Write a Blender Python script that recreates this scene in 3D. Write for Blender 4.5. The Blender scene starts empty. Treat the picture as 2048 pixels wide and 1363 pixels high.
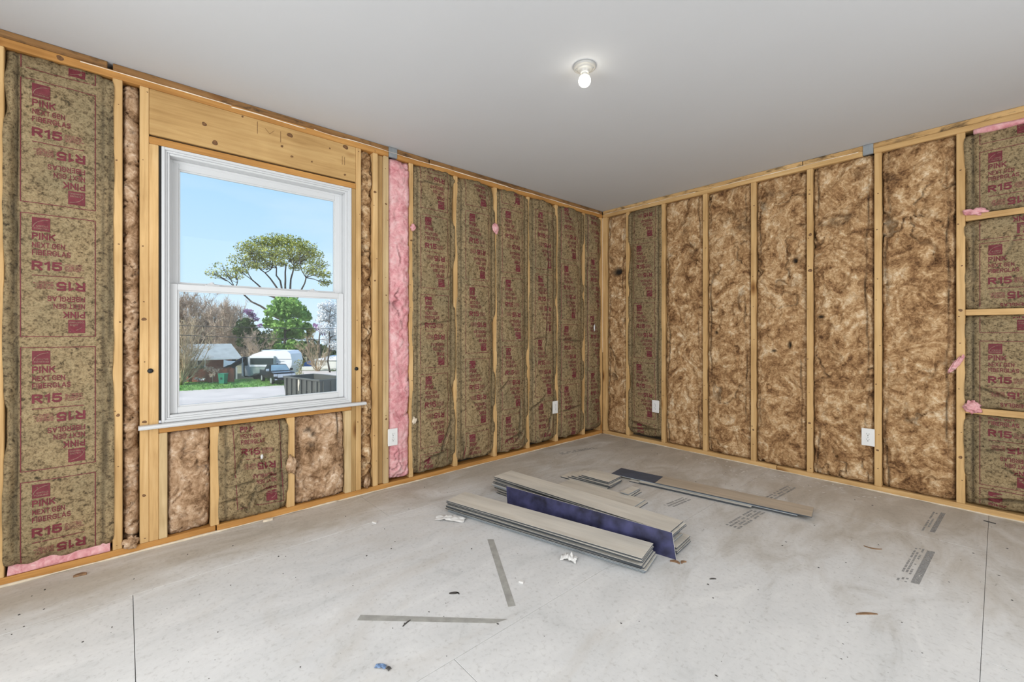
import bpy, bmesh, math, random
import numpy as np
from mathutils import Vector, Matrix

C = bpy.context.scene.collection
SC = bpy.context.scene
random.seed(7)
RNG = np.random.default_rng(11)

# ------------------------------------------------------------------ camera
FPX, YAW, HY = 868.6967, 0.8423126, 663.648
CX, CY, CZ = 2.92600, -3.95697, 1.12380
cam_d = bpy.data.cameras.new('camera')
cam = bpy.data.objects.new('camera', cam_d)
C.objects.link(cam)
cam.location = (CX, CY, CZ)
cam.rotation_euler = (math.pi / 2, 0, YAW)
cam_d.sensor_width = 36.0
cam_d.lens = 36.0 * FPX / 2048.0
cam_d.shift_y = -(681.5 - HY) / 2048.0
cam_d.clip_start = 0.05
cam_d.clip_end = 500
SC.camera = cam

# ------------------------------------------------------------------ sky, sun, fill lights, exposure
SC.view_settings.view_transform = 'Standard'
SC.view_settings.look = 'None'
SC.view_settings.gamma = 1.0
SC.view_settings.use_curve_mapping = False
SC.view_settings.exposure = 0.0

world = bpy.data.worlds.new('sky')
SC.world = world
world.use_nodes = True
wn = world.node_tree
wn.nodes.clear()
w_out = wn.nodes.new('ShaderNodeOutputWorld')
w_bg = wn.nodes.new('ShaderNodeBackground')
w_tc = wn.nodes.new('ShaderNodeTexCoord')
w_sep = wn.nodes.new('ShaderNodeSeparateXYZ')
w_rmp = wn.nodes.new('ShaderNodeValToRGB')
w_map = wn.nodes.new('ShaderNodeMapping')
w_map.inputs['Scale'].default_value = (1.0, 1.0, 4.0)
w_noi = wn.nodes.new('ShaderNodeTexNoise')
w_noi.inputs['Scale'].default_value = 2.2
w_noi.inputs['Detail'].default_value = 5
w_cr = wn.nodes.new('ShaderNodeValToRGB')
w_mix = wn.nodes.new('ShaderNodeMix')
w_mix.data_type = 'RGBA'
e = w_rmp.color_ramp.elements
e[0].position, e[0].color = 0.0, (0.66, 0.83, 0.97, 1)
e[1].position, e[1].color = 1.0, (0.17, 0.40, 0.88, 1)
x = e.new(0.14); x.color = (0.56, 0.79, 1.0, 1)
x = e.new(0.40); x.color = (0.36, 0.64, 1.0, 1)
w_cr.color_ramp.elements[0].position, w_cr.color_ramp.elements[0].color = 0.48, (0, 0, 0, 1)
w_cr.color_ramp.elements[1].position, w_cr.color_ramp.elements[1].color = 0.75, (0.45, 0.45, 0.45, 1)
L = wn.links.new
L(w_tc.outputs['Generated'], w_sep.inputs[0])
L(w_sep.outputs['Z'], w_rmp.inputs[0])
L(w_tc.outputs['Generated'], w_map.inputs[0])
L(w_map.outputs[0], w_noi.inputs['Vector'])
L(w_noi.outputs[0], w_cr.inputs[0])
L(w_cr.outputs[0], w_mix.inputs['Factor'])
L(w_rmp.outputs[0], w_mix.inputs['A'])
w_mix.inputs['B'].default_value = (0.86, 0.92, 1.0, 1)
L(w_mix.outputs['Result'], w_bg.inputs['Color'])
w_bg.inputs['Strength'].default_value = 1.1
L(w_bg.outputs[0], w_out.inputs[0])

sun_d = bpy.data.lights.new('sun', 'SUN')
sun_d.energy = 4.6
sun_d.angle = 0.03
sun_d.color = (1.0, 0.95, 0.86)
sun = bpy.data.objects.new('sun', sun_d)
C.objects.link(sun)
sun.rotation_euler = Vector((-0.10, 1.0, -0.85)).to_track_quat('-Z', 'Y').to_euler()


def area(name, loc, target, sx, sy, power, col):
    d = bpy.data.lights.new(name, 'AREA')
    d.shape = 'RECTANGLE'
    d.size, d.size_y, d.energy, d.color = sx, sy, power, col
    o = bpy.data.objects.new(name, d)
    C.objects.link(o)
    o.location = loc
    o.rotation_euler = (Vector(target) - Vector(loc)).to_track_quat('-Z', 'Z').to_euler()
    return o


# added fill lamps, set at the two openings in the unseen part of the room
area('fill_lamp_front', (2.1, -5.12, 1.2), (2.1, 0.0, 1.0), 2.4, 2.1, 70, (1.0, 0.985, 0.955))
area('fill_lamp_side', (4.52, -2.3, 1.2), (0.0, -2.3, 1.0), 2.6, 2.1, 52, (1.0, 0.985, 0.955))
BULB_STRENGTH = 8.0

# ------------------------------------------------------------------ constants of the room
H = 2.4625
GZ = -4.10                               # street level outside
RT = (math.cos(YAW), math.sin(YAW))
FW = (-math.sin(YAW), math.cos(YAW))


def W(r, d, z):
    """point r metres right of, d metres in front of the viewer's standpoint"""
    return (CX + RT[0] * r + FW[0] * d, CY + RT[1] * r + FW[1] * d, z)


def far(px, py, d):
    return W((px - 1024.0) * d / FPX, d, CZ - (py - HY) * d / FPX)


# ------------------------------------------------------------------ noise
_perm = np.random.default_rng(5).permutation(512)
_perm = np.concatenate([_perm, _perm, _perm])
_ang = np.random.default_rng(6).random(512) * 2 * np.pi
_gx, _gy = np.cos(_ang), np.sin(_ang)


def perlin(x, y, seed=0):
    x = np.asarray(x, float) + seed * 17.31
    y = np.asarray(y, float) + seed * 9.77
    xi, yi = np.floor(x).astype(int), np.floor(y).astype(int)
    xf, yf = x - xi, y - yi
    u, v = xf * xf * xf * (xf * (xf * 6 - 15) + 10), yf * yf * yf * (yf * (yf * 6 - 15) + 10)

    def g(ix, iy, dx, dy):
        h = _perm[(_perm[ix & 511] + iy) & 511]
        return _gx[h] * dx + _gy[h] * dy
    a = g(xi, yi, xf, yf)
    b = g(xi + 1, yi, xf - 1, yf)
    c = g(xi, yi + 1, xf, yf - 1)
    d = g(xi + 1, yi + 1, xf - 1, yf - 1)
    return (a + u * (b - a)) + v * ((c + u * (d - c)) - (a + u * (b - a)))


def fbm(x, y, seed=0, oct=4, gain=0.5):
    s, a = 0, 1.0
    for k in range(oct):
        s = s + a * perlin(x * 2 ** k, y * 2 ** k, seed + k * 3)
        a *= gain
    return s


# ------------------------------------------------------------------ materials
def new_mat(name):
    m = bpy.data.materials.new(name)
    m.use_nodes = True
    nt = m.node_tree
    bs = nt.nodes['Principled BSDF']
    return m, nt, bs


def ramp(nt, fac, stops):
    r = nt.nodes.new('ShaderNodeValToRGB')
    el = r.color_ramp.elements
    el[0].position, el[0].color = stops[0][0], (*stops[0][1], 1)
    el[1].position, el[1].color = stops[-1][0], (*stops[-1][1], 1)
    for p, c in stops[1:-1]:
        n = el.new(p)
        n.color = (*c, 1)
    nt.links.new(fac, r.inputs[0])
    return r.outputs[0]


def coords(nt, scale=(1, 1, 1), kind='Object'):
    tc = nt.nodes.new('ShaderNodeTexCoord')
    mp = nt.nodes.new('ShaderNodeMapping')
    mp.inputs['Scale'].default_value = scale
    nt.links.new(tc.outputs[kind], mp.inputs[0])
    return mp.outputs[0]


def noise(nt, vec, scale, detail=4, rough=0.5, dist=0.0, w=None):
    n = nt.nodes.new('ShaderNodeTexNoise')
    n.inputs['Scale'].default_value = scale
    n.inputs['Detail'].default_value = detail
    n.inputs['Roughness'].default_value = rough
    n.inputs['Distortion'].default_value = dist
    nt.links.new(vec, n.inputs['Vector'])
    if w is not None:
        n.noise_dimensions = '4D'
        nt.links.new(w, n.inputs['W'])
    return n.outputs['Fac']


def rand_w(nt, k=37.0):
    oi = nt.nodes.new('ShaderNodeObjectInfo')
    mu = nt.nodes.new('ShaderNodeMath')
    mu.operation = 'MULTIPLY'
    mu.inputs[1].default_value = k
    nt.links.new(oi.outputs['Random'], mu.inputs[0])
    return mu.outputs[0]


def mix(nt, fac, a, b, mode='MIX'):
    m = nt.nodes.new('ShaderNodeMix')
    m.data_type = 'RGBA'
    m.blend_type = mode
    for inp, v in (('Factor', fac), ('A', a), ('B', b)):
        if hasattr(v, 'links'):
            nt.links.new(v, m.inputs[inp])
        elif inp == 'Factor':
            m.inputs[inp].default_value = v
        else:
            m.inputs[inp].default_value = (*v, 1)
    return m.outputs['Result']


def math_n(nt, op, a, b=None, clamp=False):
    m = nt.nodes.new('ShaderNodeMath')
    m.operation = op
    m.use_clamp = clamp
    for i, v in enumerate((a, b)):
        if v is None:
            continue
        if hasattr(v, 'links'):
            nt.links.new(v, m.inputs[i])
        else:
            m.inputs[i].default_value = v
    return m.outputs[0]


def bump(nt, bs, h, strength=0.3, dist=0.01):
    b = nt.nodes.new('ShaderNodeBump')
    b.inputs['Strength'].default_value = strength
    b.inputs['Distance'].default_value = dist
    nt.links.new(h, b.inputs['Height'])
    nt.links.new(b.outputs[0], bs.inputs['Normal'])


def flat(name, col, rough=0.6, var=0.12, scale=6.0, metal=0.0, spec=0.4):
    """plain surface with a little procedural tonal variation"""
    m, nt, bs = new_mat(name)
    n = noise(nt, coords(nt), scale, 5)
    a = tuple(c * (1 - var) for c in col)
    b = tuple(min(1, c * (1 + var)) for c in col)
    nt.links.new(ramp(nt, n, [(0.3, a), (0.7, b)]), bs.inputs['Base Color'])
    bs.inputs['Roughness'].default_value = rough
    bs.inputs['Metallic'].default_value = metal
    bs.inputs['Specular IOR Level'].default_value = spec
    return m


def wood(name, axis, dark, mid, light, knots=True, stain=False):
    m, nt, bs = new_mat(name)
    st = [16.0, 16.0, 16.0]
    st[axis] = 0.9
    w = rand_w(nt)
    v = coords(nt, tuple(st))
    g = noise(nt, v, 2.2, 6, 0.62, 0.8, w)
    col = ramp(nt, g, [(0.25, dark), (0.5, mid), (0.75, light)])
    big = noise(nt, coords(nt, (1, 1, 1)), 2.5, 3, 0.5, 0.5, w)
    col = mix(nt, 1.0, col, ramp(nt, big, [(0.3, (0.80, 0.74, 0.66)), (0.65, (1.06, 1.04, 1.0))]), 'MULTIPLY')
    if knots:
        st2 = [9.0, 9.0, 9.0]
        st2[axis] = 3.6
        vo = nt.nodes.new('ShaderNodeTexVoronoi')
        vo.voronoi_dimensions = '4D'
        vo.inputs['Scale'].default_value = 0.75
        nt.links.new(coords(nt, tuple(st2)), vo.inputs['Vector'])
        nt.links.new(w, vo.inputs['W'])
        k = ramp(nt, vo.outputs['Distance'], [(0.05, (0.16, 0.075, 0.03)), (0.13, (0.62, 0.50, 0.38)), (0.22, (1, 1, 1))])
        col = mix(nt, 1.0, col, k, 'MULTIPLY')
    if stain:
        st3 = [9.0, 9.0, 9.0]
        st3[axis] = 3.0
        sn = noise(nt, coords(nt, tuple(st3)), 2.6, 6, 0.68, 0.8, w)
        col = mix(nt, ramp(nt, sn, [(0.50, (0, 0, 0)), (0.66, (0.85, 0.85, 0.85))]), col, (0.045, 0.032, 0.022))
    nt.links.new(col, bs.inputs['Base Color'])
    bs.inputs['Roughness'].default_value = 0.62
    bs.inputs['Specular IOR Level'].default_value = 0.25
    bump(nt, bs, g, 0.12, 0.004)
    return m


PINE = ((0.48, 0.29, 0.12), (0.66, 0.435, 0.20), (0.74, 0.53, 0.28))
AMBER = ((0.36, 0.165, 0.045), (0.52, 0.265, 0.08), (0.64, 0.36, 0.12))
HEAD = ((0.43, 0.26, 0.10), (0.57, 0.37, 0.16), (0.65, 0.45, 0.21))
BROWN = ((0.17, 0.085, 0.035), (0.29, 0.155, 0.06), (0.40, 0.23, 0.10))
M = {}
M['stud'] = wood('pine_upright', 2, *PINE)
M['stud_pale'] = wood('pine_pale_upright', 2, (0.44, 0.31, 0.16), (0.60, 0.45, 0.25), (0.70, 0.55, 0.33))
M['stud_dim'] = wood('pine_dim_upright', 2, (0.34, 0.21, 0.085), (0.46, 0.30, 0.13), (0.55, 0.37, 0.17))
M['plate_y'] = wood('pine_plate_left', 1, *AMBER)
M['plate_x'] = wood('pine_plate_right', 0, *PINE)
M['plate_y_old'] = wood('stained_plate_left', 1, *BROWN, stain=True)
M['plate_x_old'] = wood('amber_plate_right', 0, *PINE, stain=True)
M['header'] = wood('pine_header', 1, *HEAD)
M['block_x'] = wood('pine_block', 0, *PINE)
M['sheath'] = flat('sheathing_board', (0.06, 0.045, 0.03), 0.9, 0.3, 9)

# kraft paper facing
m, nt, bs = new_mat('kraft_paper')
w = rand_w(nt)
v = coords(nt)
n1 = noise(nt, v, 62, 4, 0.66, 0.5, w)
n2 = noise(nt, v, 150, 3, 0.6, 0.0, w)
n3 = noise(nt, v, 4, 4, 0.55, 0.4, w)
col = ramp(nt, n1, [(0.33, (0.070, 0.052, 0.030)), (0.42, (0.195, 0.142, 0.081)), (0.49, (0.298, 0.227, 0.131)), (0.70, (0.38, 0.303, 0.184))])
col = mix(nt, 1.0, col, ramp(nt, n2, [(0.33, (0.55, 0.54, 0.52)), (0.52, (1.05, 1.04, 1.02))]), 'MULTIPLY')
col = mix(nt, 1.0, col, ramp(nt, n3, [(0.3, (0.80, 0.82, 0.80)), (0.68, (1.12, 1.06, 0.98))]), 'MULTIPLY')
at = nt.nodes.new('ShaderNodeAttribute'); at.attribute_name = 'dirt_shade'
col = mix(nt, at.outputs['Fac'], col, (0.035, 0.027, 0.018))  # paints edge and crease shade into the paper colour
nt.links.new(col, bs.inputs['Base Color'])
bs.inputs['Roughness'].default_value = 0.7
bs.inputs['Specular IOR Level'].default_value = 0.2
bump(nt, bs, n1, 0.25, 0.004)
M['kraft'] = m


def fibre(name, stops, dirt_shade=(0.03, 0.026, 0.022), amp=0.6):
    m, nt, bs = new_mat(name)
    w = rand_w(nt)
    v = coords(nt, (1, 1, 1))
    a = noise(nt, v, 5.2, 9, 0.60, 2.6, w)
    b = noise(nt, v, 22, 6, 0.62, 3.0, w)
    c = noise(nt, v, 2.6, 3, 0.5, 0.8, w)
    s = math_n(nt, 'ADD', math_n(nt, 'MULTIPLY', a, 0.55), math_n(nt, 'MULTIPLY', b, 0.35))
    s = math_n(nt, 'ADD', s, math_n(nt, 'MULTIPLY', c, 0.14))
    col = ramp(nt, s, stops)
    at = nt.nodes.new('ShaderNodeAttribute'); at.attribute_name = 'dirt_shade'
    col = mix(nt, at.outputs['Fac'], col, dirt_shade)  # stains, plus shade painted into edges and cracks
    nt.links.new(col, bs.inputs['Base Color'])
    bs.inputs['Roughness'].default_value = 0.9
    bs.inputs['Specular IOR Level'].default_value = 0.1
    bump(nt, bs, s, amp, 0.03)
    return m


M['brown'] = fibre('brown_fibreglass', [(0.39, (0.105, 0.052, 0.026)), (0.455, (0.27, 0.145, 0.066)), (0.51, (0.43, 0.255, 0.122)), (0.56, (0.59, 0.39, 0.21)), (0.645, (0.82, 0.66, 0.46))])
M['brown_pale'] = fibre('pale_brown_fibreglass', [(0.38, (0.12, 0.066, 0.036)), (0.45, (0.28, 0.165, 0.088)), (0.51, (0.44, 0.28, 0.165)), (0.57, (0.58, 0.40, 0.26)), (0.65, (0.80, 0.64, 0.49))])
M['pink'] = fibre('pink_fibreglass', [(0.37, (0.52, 0.18, 0.20)), (0.46, (0.68, 0.30, 0.32)), (0.54, (0.78, 0.42, 0.43)), (0.66, (0.86, 0.60, 0.60))], amp=0.3)

# print on the facing: worn crimson ink
def ink(name, c1, c2, lo, hi):
    m, nt, bs = new_mat(name)
    w = rand_w(nt)
    v = coords(nt)
    n = noise(nt, v, 60, 4, 0.6, 0.0, w)
    nt.links.new(ramp(nt, n, [(0.35, c1), (0.65, c2)]), bs.inputs['Base Color'])
    bs.inputs['Roughness'].default_value = 0.7
    tr = nt.nodes.new('ShaderNodeBsdfTransparent')
    ms = nt.nodes.new('ShaderNodeMixShader')
    n2 = noise(nt, v, 95, 3, 0.6, 0.0, w)
    f = ramp(nt, n2, [(lo, (0, 0, 0)), (hi, (1, 1, 1))])
    nt.links.new(f, ms.inputs[0])
    nt.links.new(tr.outputs[0], ms.inputs[1])
    nt.links.new(bs.outputs[0], ms.inputs[2])
    nt.links.new(ms.outputs[0], nt.nodes['Material Output'].inputs['Surface'])
    return m


M['ink'] = ink('crimson_print', (0.125, 0.015, 0.022), (0.185, 0.026, 0.036), 0.22, 0.36)
M['ink_fine'] = ink('crimson_fine_print', (0.17, 0.035, 0.04), (0.23, 0.055, 0.055), 0.32, 0.54)
M['ink_gap'] = ink('paper_coloured_mark', (0.23, 0.13, 0.09), (0.30, 0.19, 0.13), 0.30, 0.50)
M['stamp'] = ink('grey_stamp_ink', (0.25, 0.255, 0.26), (0.33, 0.335, 0.335), 0.34, 0.50)

# ceiling, floor, trims
M['ceiling'] = flat('matt_grey_white_board', (0.60, 0.612, 0.632), 0.9, 0.015, 1.2, spec=0.1)
M['backwall'] = flat('grey_board', (0.50, 0.47, 0.43), 0.9, 0.05, 1.2, spec=0.1)
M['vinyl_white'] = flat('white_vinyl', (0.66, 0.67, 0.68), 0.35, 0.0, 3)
M['white_plastic'] = flat('white_plastic', (0.82, 0.82, 0.81), 0.35, 0.02, 8)
M['porcelain'] = flat('porcelain', (0.42, 0.415, 0.40), 0.3, 0.02, 8)
M['black'] = flat('black_rubber', (0.012, 0.012, 0.013), 0.5, 0.2, 8)
M['shadow_gap'] = flat('gap_shade_black', (0.012, 0.011, 0.010), 0.8, 0.2, 8)  # black for strips that stand in for shade in gaps
M['steel'] = flat('galvanised_steel', (0.34, 0.37, 0.39), 0.45, 0.15, 20, 0.5)
M['caulk'] = flat('cream_sealant', (0.72, 0.62, 0.48), 0.6, 0.12, 30)
M['caulk_white'] = flat('white_sealant', (0.86, 0.74, 0.58), 0.5, 0.08, 30)
M['dust'] = flat('pale_dust', (0.66, 0.62, 0.56), 0.9, 0.2, 40)

m, nt, bs = new_mat('dusty_subfloor')
geo = nt.nodes.new('ShaderNodeNewGeometry')
pos = geo.outputs['Position']
sep = nt.nodes.new('ShaderNodeSeparateXYZ')
nt.links.new(pos, sep.inputs[0])
mp = nt.nodes.new('ShaderNodeMapping'); nt.links.new(pos, mp.inputs[0])
mp.inputs['Scale'].default_value = (1.0, 0.42, 1.0)
mp.inputs['Rotation'].default_value = (0, 0, 0.5)
big = noise(nt, pos, 0.9, 4, 0.55, 0.5)
med = noise(nt, mp.outputs[0], 5.5, 6, 0.65, 0.9)
fin = noise(nt, pos, 55, 4, 0.65, 0.4)
# dust is thick in the middle of the room and thin along the walls
dx = math_n(nt, 'MULTIPLY', math_n(nt, 'SUBTRACT', sep.outputs['X'], 0.22), 2.2, True)
dy = math_n(nt, 'MULTIPLY', math_n(nt, 'ADD', sep.outputs['Y'], 0.4), -0.42, True)
du = math_n(nt, 'MULTIPLY', dx, dy)
du = math_n(nt, 'ADD', du, math_n(nt, 'MULTIPLY', math_n(nt, 'SUBTRACT', big, 0.5), 1.5))
du = math_n(nt, 'ADD', du, math_n(nt, 'MULTIPLY', math_n(nt, 'SUBTRACT', med, 0.5), 1.1))
bare = ramp(nt, med, [(0.3, (0.45, 0.405, 0.345)), (0.55, (0.535, 0.485, 0.42)), (0.75, (0.60, 0.55, 0.485))])
dusty = ramp(nt, med, [(0.28, (0.55, 0.555, 0.55)), (0.42, (0.64, 0.642, 0.637)), (0.55, (0.675, 0.675, 0.67)), (0.72, (0.73, 0.73, 0.72))])
col = mix(nt, ramp(nt, du, [(0.0, (0.10, 0.10, 0.10)), (0.62, (1, 1, 1))]), bare, dusty)
col = mix(nt, 1.0, col, ramp(nt, fin, [(0.27, (0.80, 0.79, 0.78)), (0.45, (0.99, 0.99, 0.99)), (0.7, (1.02, 1.02, 1.02))]), 'MULTIPLY')
st = noise(nt, mp.outputs[0], 1.7, 5, 0.6, 1.5)
col = mix(nt, ramp(nt, st, [(0.56, (0, 0, 0)), (0.74, (0.38, 0.38, 0.38))]), col, (0.48, 0.43, 0.36))
mp2 = nt.nodes.new('ShaderNodeMapping'); nt.links.new(pos, mp2.inputs[0])
mp2.inputs['Scale'].default_value = (34.0, 9.0, 1.0)
mp2.inputs['Rotation'].default_value = (0, 0, 0.9)
scr = noise(nt, mp2.outputs[0], 1.0, 3, 0.7, 0.6)
col = mix(nt, 1.0, col, ramp(nt, scr, [(0.23, (0.70, 0.69, 0.68)), (0.30, (1, 1, 1)), (0.75, (1.02, 1.02, 1.02))]), 'MULTIPLY')
nt.links.new(col, bs.inputs['Base Color'])
bs.inputs['Roughness'].default_value = 0.78
bs.inputs['Specular IOR Level'].default_value = 0.25
bump(nt, bs, math_n(nt, 'ADD', math_n(nt, 'MULTIPLY', fin, 0.4), med), 0.12, 0.006)
M['floor'] = m
M['underfloor'] = flat('dark_under_floor', (0.10, 0.08, 0.06), 0.9)
M['tape'] = flat('dull_grey_tape', (0.36, 0.355, 0.33), 0.7, 0.18, 22)

# vinyl plank
m, nt, bs = new_mat('grey_oak_print')
w = rand_w(nt)
g = noise(nt, coords(nt, (0.8, 14, 14)), 2.4, 6, 0.6, 0.7, w)
g2 = noise(nt, coords(nt, (2.0, 7, 7)), 1.3, 3, 0.5, 0.5, w)
col = ramp(nt, g, [(0.25, (0.60, 0.56, 0.49)), (0.5, (0.72, 0.69, 0.62)), (0.75, (0.78, 0.755, 0.69))])
col = mix(nt, 1.0, col, ramp(nt, g2, [(0.3, (0.82, 0.82, 0.82)), (0.6, (1.04, 1.03, 1.02))]), 'MULTIPLY')
nt.links.new(col, bs.inputs['Base Color'])
bs.inputs['Roughness'].default_value = 0.42
M['plank'] = m
m2 = m.copy(); m2.name = 'tan_oak_print'
for n in m2.node_tree.nodes:
    if n.type == 'VALTORGB' and n.color_ramp.elements[0].color[0] < 0.65:
        for el_, c_ in zip(n.color_ramp.elements, ((0.40, 0.34, 0.265), (0.52, 0.45, 0.365), (0.59, 0.52, 0.435))):
            el_.color = (*c_, 1)
M['plank_tan'] = m2
M['core'] = flat('plank_core', (0.33, 0.37, 0.40), 0.5, 0.1, 12)
M['core_dark'] = flat('dark_plank_core', (0.085, 0.095, 0.105), 0.5, 0.1, 12)
M['backing'] = flat('slate_blue_backing', (0.070, 0.090, 0.135), 0.5, 0.25, 10)
M['backing_blue'] = flat('indigo_blue_backing', (0.036, 0.037, 0.092), 0.45, 0.75, 13)
M['groove'] = flat('dark_groove', (0.02, 0.022, 0.026), 0.6, 0.2, 12)

# window glass: clear with a faint reflection
m, nt, bs = new_mat('window_glass')
nt.nodes.remove(bs)
tr = nt.nodes.new('ShaderNodeBsdfTransparent')
tr.inputs['Color'].default_value = (0.97, 0.985, 0.98, 1)
gl = nt.nodes.new('ShaderNodeBsdfGlossy'); gl.inputs['Roughness'].default_value = 0.02
fr = nt.nodes.new('ShaderNodeFresnel'); fr.inputs['IOR'].default_value = 1.2
ms = nt.nodes.new('ShaderNodeMixShader')
nt.links.new(fr.outputs[0], ms.inputs[0]); nt.links.new(tr.outputs[0], ms.inputs[1]); nt.links.new(gl.outputs[0], ms.inputs[2])
nt.links.new(ms.outputs[0], nt.nodes['Material Output'].inputs['Surface'])
M['glass'] = m

m, nt, bs = new_mat('lit_bulb')
bs.inputs['Base Color'].default_value = (1, 1, 1, 1)
bs.inputs['Emission Color'].default_value = (1.0, 0.93, 0.76, 1)
bs.inputs['Emission Strength'].default_value = BULB_STRENGTH
M['bulb'] = m


# ------------------------------------------------------------------ mesh builder
class MB:
    def __init__(self):
        self.v, self.f, self.m = [], [], []

    def add(self, verts, faces, mi=0):
        o = len(self.v)
        self.v += [tuple(map(float, p)) for p in verts]
        for f in faces:
            self.f.append(tuple(i + o for i in f))
            self.m.append(mi)
        return self

    def box(self, x0, x1, y0, y1, z0, z1, c=0.0, mi=0, fn=None):
        x0, x1 = min(x0, x1), max(x0, x1); y0, y1 = min(y0, y1), max(y0, y1); z0, z1 = min(z0, z1), max(z0, z1)
        if c <= 0:
            vs = [(x, y, z) for z in (z0, z1) for y in (y0, y1) for x in (x0, x1)]
            fs = [(0, 2, 3, 1), (4, 5, 7, 6), (0, 1, 5, 4), (2, 6, 7, 3), (0, 4, 6, 2), (1, 3, 7, 5)]
        else:
            c = min(c, (x1 - x0) / 2.2, (y1 - y0) / 2.2, (z1 - z0) / 2.2)
            vs, idx = [], {}
            for sx in (0, 1):
                for sy in (0, 1):
                    for sz in (0, 1):
                        for a in range(3):
                            p = [x1 if sx else x0, y1 if sy else y0, z1 if sz else z0]
                            s = (sx, sy, sz)
                            for b in range(3):
                                if b != a:
                                    p[b] += -c if s[b] else c
                            idx[(sx, sy, sz, a)] = len(vs)
                            vs.append(tuple(p))
            fs = []
            for a in range(3):
                b, d = (a + 1) % 3, (a + 2) % 3
                for s in (0, 1):
                    q = []
                    for tb, td in ((0, 0), (1, 0), (1, 1), (0, 1)):
                        k = [0, 0, 0]; k[a], k[b], k[d] = s, tb, td
                        q.append(idx[(*k, a)])
                    fs.append(tuple(q if s else q[::-1]))
                for sb in (0, 1):
                    for sd in (0, 1):
                        k0 = [0, 0, 0]; k1 = [1, 1, 1]
                        for k in (k0, k1):
                            k[b], k[d] = sb, sd
                        k0[a], k1[a] = 0, 1
                        q = [idx[(*k0, b)], idx[(*k1, b)], idx[(*k1, d)], idx[(*k0, d)]]
                        fs.append(tuple(q if (sb == sd) else q[::-1]))
            for sx in (0, 1):
                for sy in (0, 1):
                    for sz in (0, 1):
                        q = [idx[(sx, sy, sz, a)] for a in range(3)]
                        fs.append(tuple(q if (sx + sy + sz) % 2 else q[::-1]))
        if fn:
            vs = [fn(*p) for p in vs]
        return self.add(vs, fs, mi)

    def prism(self, poly, axis_a, axis_b, origin, ext, mi=0):
        """polygon (a,b) spread over two axes, extruded along vector ext"""
        A, B, O, E = map(Vector, (axis_a, axis_b, origin, ext))
        n = len(poly)
        vs = [O + A * a + B * b for a, b in poly] + [O + A * a + B * b + E for a, b in poly]
        fs = [tuple(range(n))[::-1], tuple(range(n, 2 * n))]
        fs += [(i, (i + 1) % n, n + (i + 1) % n, n + i) for i in range(n)]
        return self.add(vs, fs, mi)

    def tube(self, pts, rad, n=6, mi=0, cap=True):
        pts = [Vector(p) for p in pts]
        if not hasattr(rad, '__len__'):
            rad = [rad] * len(pts)
        o, vs, fs = len(self.v), [], []
        up = Vector((0.31, 0.2, 0.93))
        for i, p in enumerate(pts):
            t = pts[min(i + 1, len(pts) - 1)] - pts[max(i - 1, 0)]
            if t.length < 1e-9:
                t = Vector((0, 0, 1))
            t.normalize()
            a = t.cross(up)
            if a.length < 1e-3:
                a = t.cross(Vector((1, 0, 0)))
            a.normalize()
            b = t.cross(a)
            for k in range(n):
                th = 2 * math.pi * k / n
                vs.append(p + (a * math.cos(th) + b * math.sin(th)) * rad[i])
        for i in range(len(pts) - 1):
            for k in range(n):
                fs.append((i * n + k, i * n + (k + 1) % n, (i + 1) * n + (k + 1) % n, (i + 1) * n + k))
        if cap:
            fs.append(tuple(range(n))[::-1])
            fs.append(tuple(range((len(pts) - 1) * n, len(pts) * n)))
        return self.add(vs, fs, mi)

    def lathe(self, prof, n=32, loc=(0, 0, 0), mi=0):
        vs, fs = [], []
        for r, z in prof:
            for k in range(n):
                t = 2 * math.pi * k / n
                vs.append((loc[0] + r * math.cos(t), loc[1] + r * math.sin(t), loc[2] + z))
        for i in range(len(prof) - 1):
            for k in range(n):
                fs.append((i * n + k, i * n + (k + 1) % n, (i + 1) * n + (k + 1) % n, (i + 1) * n + k))
        return self.add(vs, fs, mi)


def finish(name, verts, faces, mats, parent=None, smooth=False, loc=None, mi=None):
    """one mesh object; loc moves the origin there while the geometry stays in place"""
    if loc is None and parent is None:
        loc = (0, 0, 0)
    base = Vector(loc) if loc is not None else Vector((0, 0, 0))
    if parent is not None and loc is None:
        base = Vector(parent.get('_base', (0, 0, 0)))
    me = bpy.data.meshes.new(name)
    va = np.array(verts, float) - np.array(base)
    me.from_pydata(va.tolist() if len(faces) < 200 else va, [], faces)
    for mt in (mats if isinstance(mats, (list, tuple)) else [mats]):
        me.materials.append(mt)
    if mi is not None and len(mi) and max(mi) > 0:
        me.polygons.foreach_set('material_index', np.array(mi, dtype=np.int32))
    if smooth:
        me.polygons.foreach_set('use_smooth', np.ones(len(me.polygons), dtype=bool))
    me.update()
    o = bpy.data.objects.new(name, me)
    C.objects.link(o)
    if parent is not None:
        o.parent = parent
        o.location = base - Vector(parent.get('_base', (0, 0, 0)))
    else:
        o.location = base
    o['_base'] = tuple(base)
    return o


def build(name, mb, mats, parent=None, smooth=False, loc=None):
    return finish(name, mb.v, mb.f, mats, parent, smooth, loc, mb.m)


def empty(name, loc):
    o = bpy.data.objects.new(name, None)
    C.objects.link(o)
    o.location = loc
    o.empty_display_size = 0.1
    o['_base'] = tuple(map(float, loc))
    return o


def tag(o, label, cat, group=None):
    o['label'] = label
    o['category'] = cat
    if group:
        o['group'] = group
    return o


def structure(o, label=None):
    o['kind'] = 'structure'
    if label:
        o['label'] = label
    return o


def wall_map(wall, u, v, h):
    """(along, up, out of the wall) -> room"""
    if wall == 'L':
        return np.stack([h, u, v], -1)
    return np.stack([u, -h, v], -1)


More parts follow.
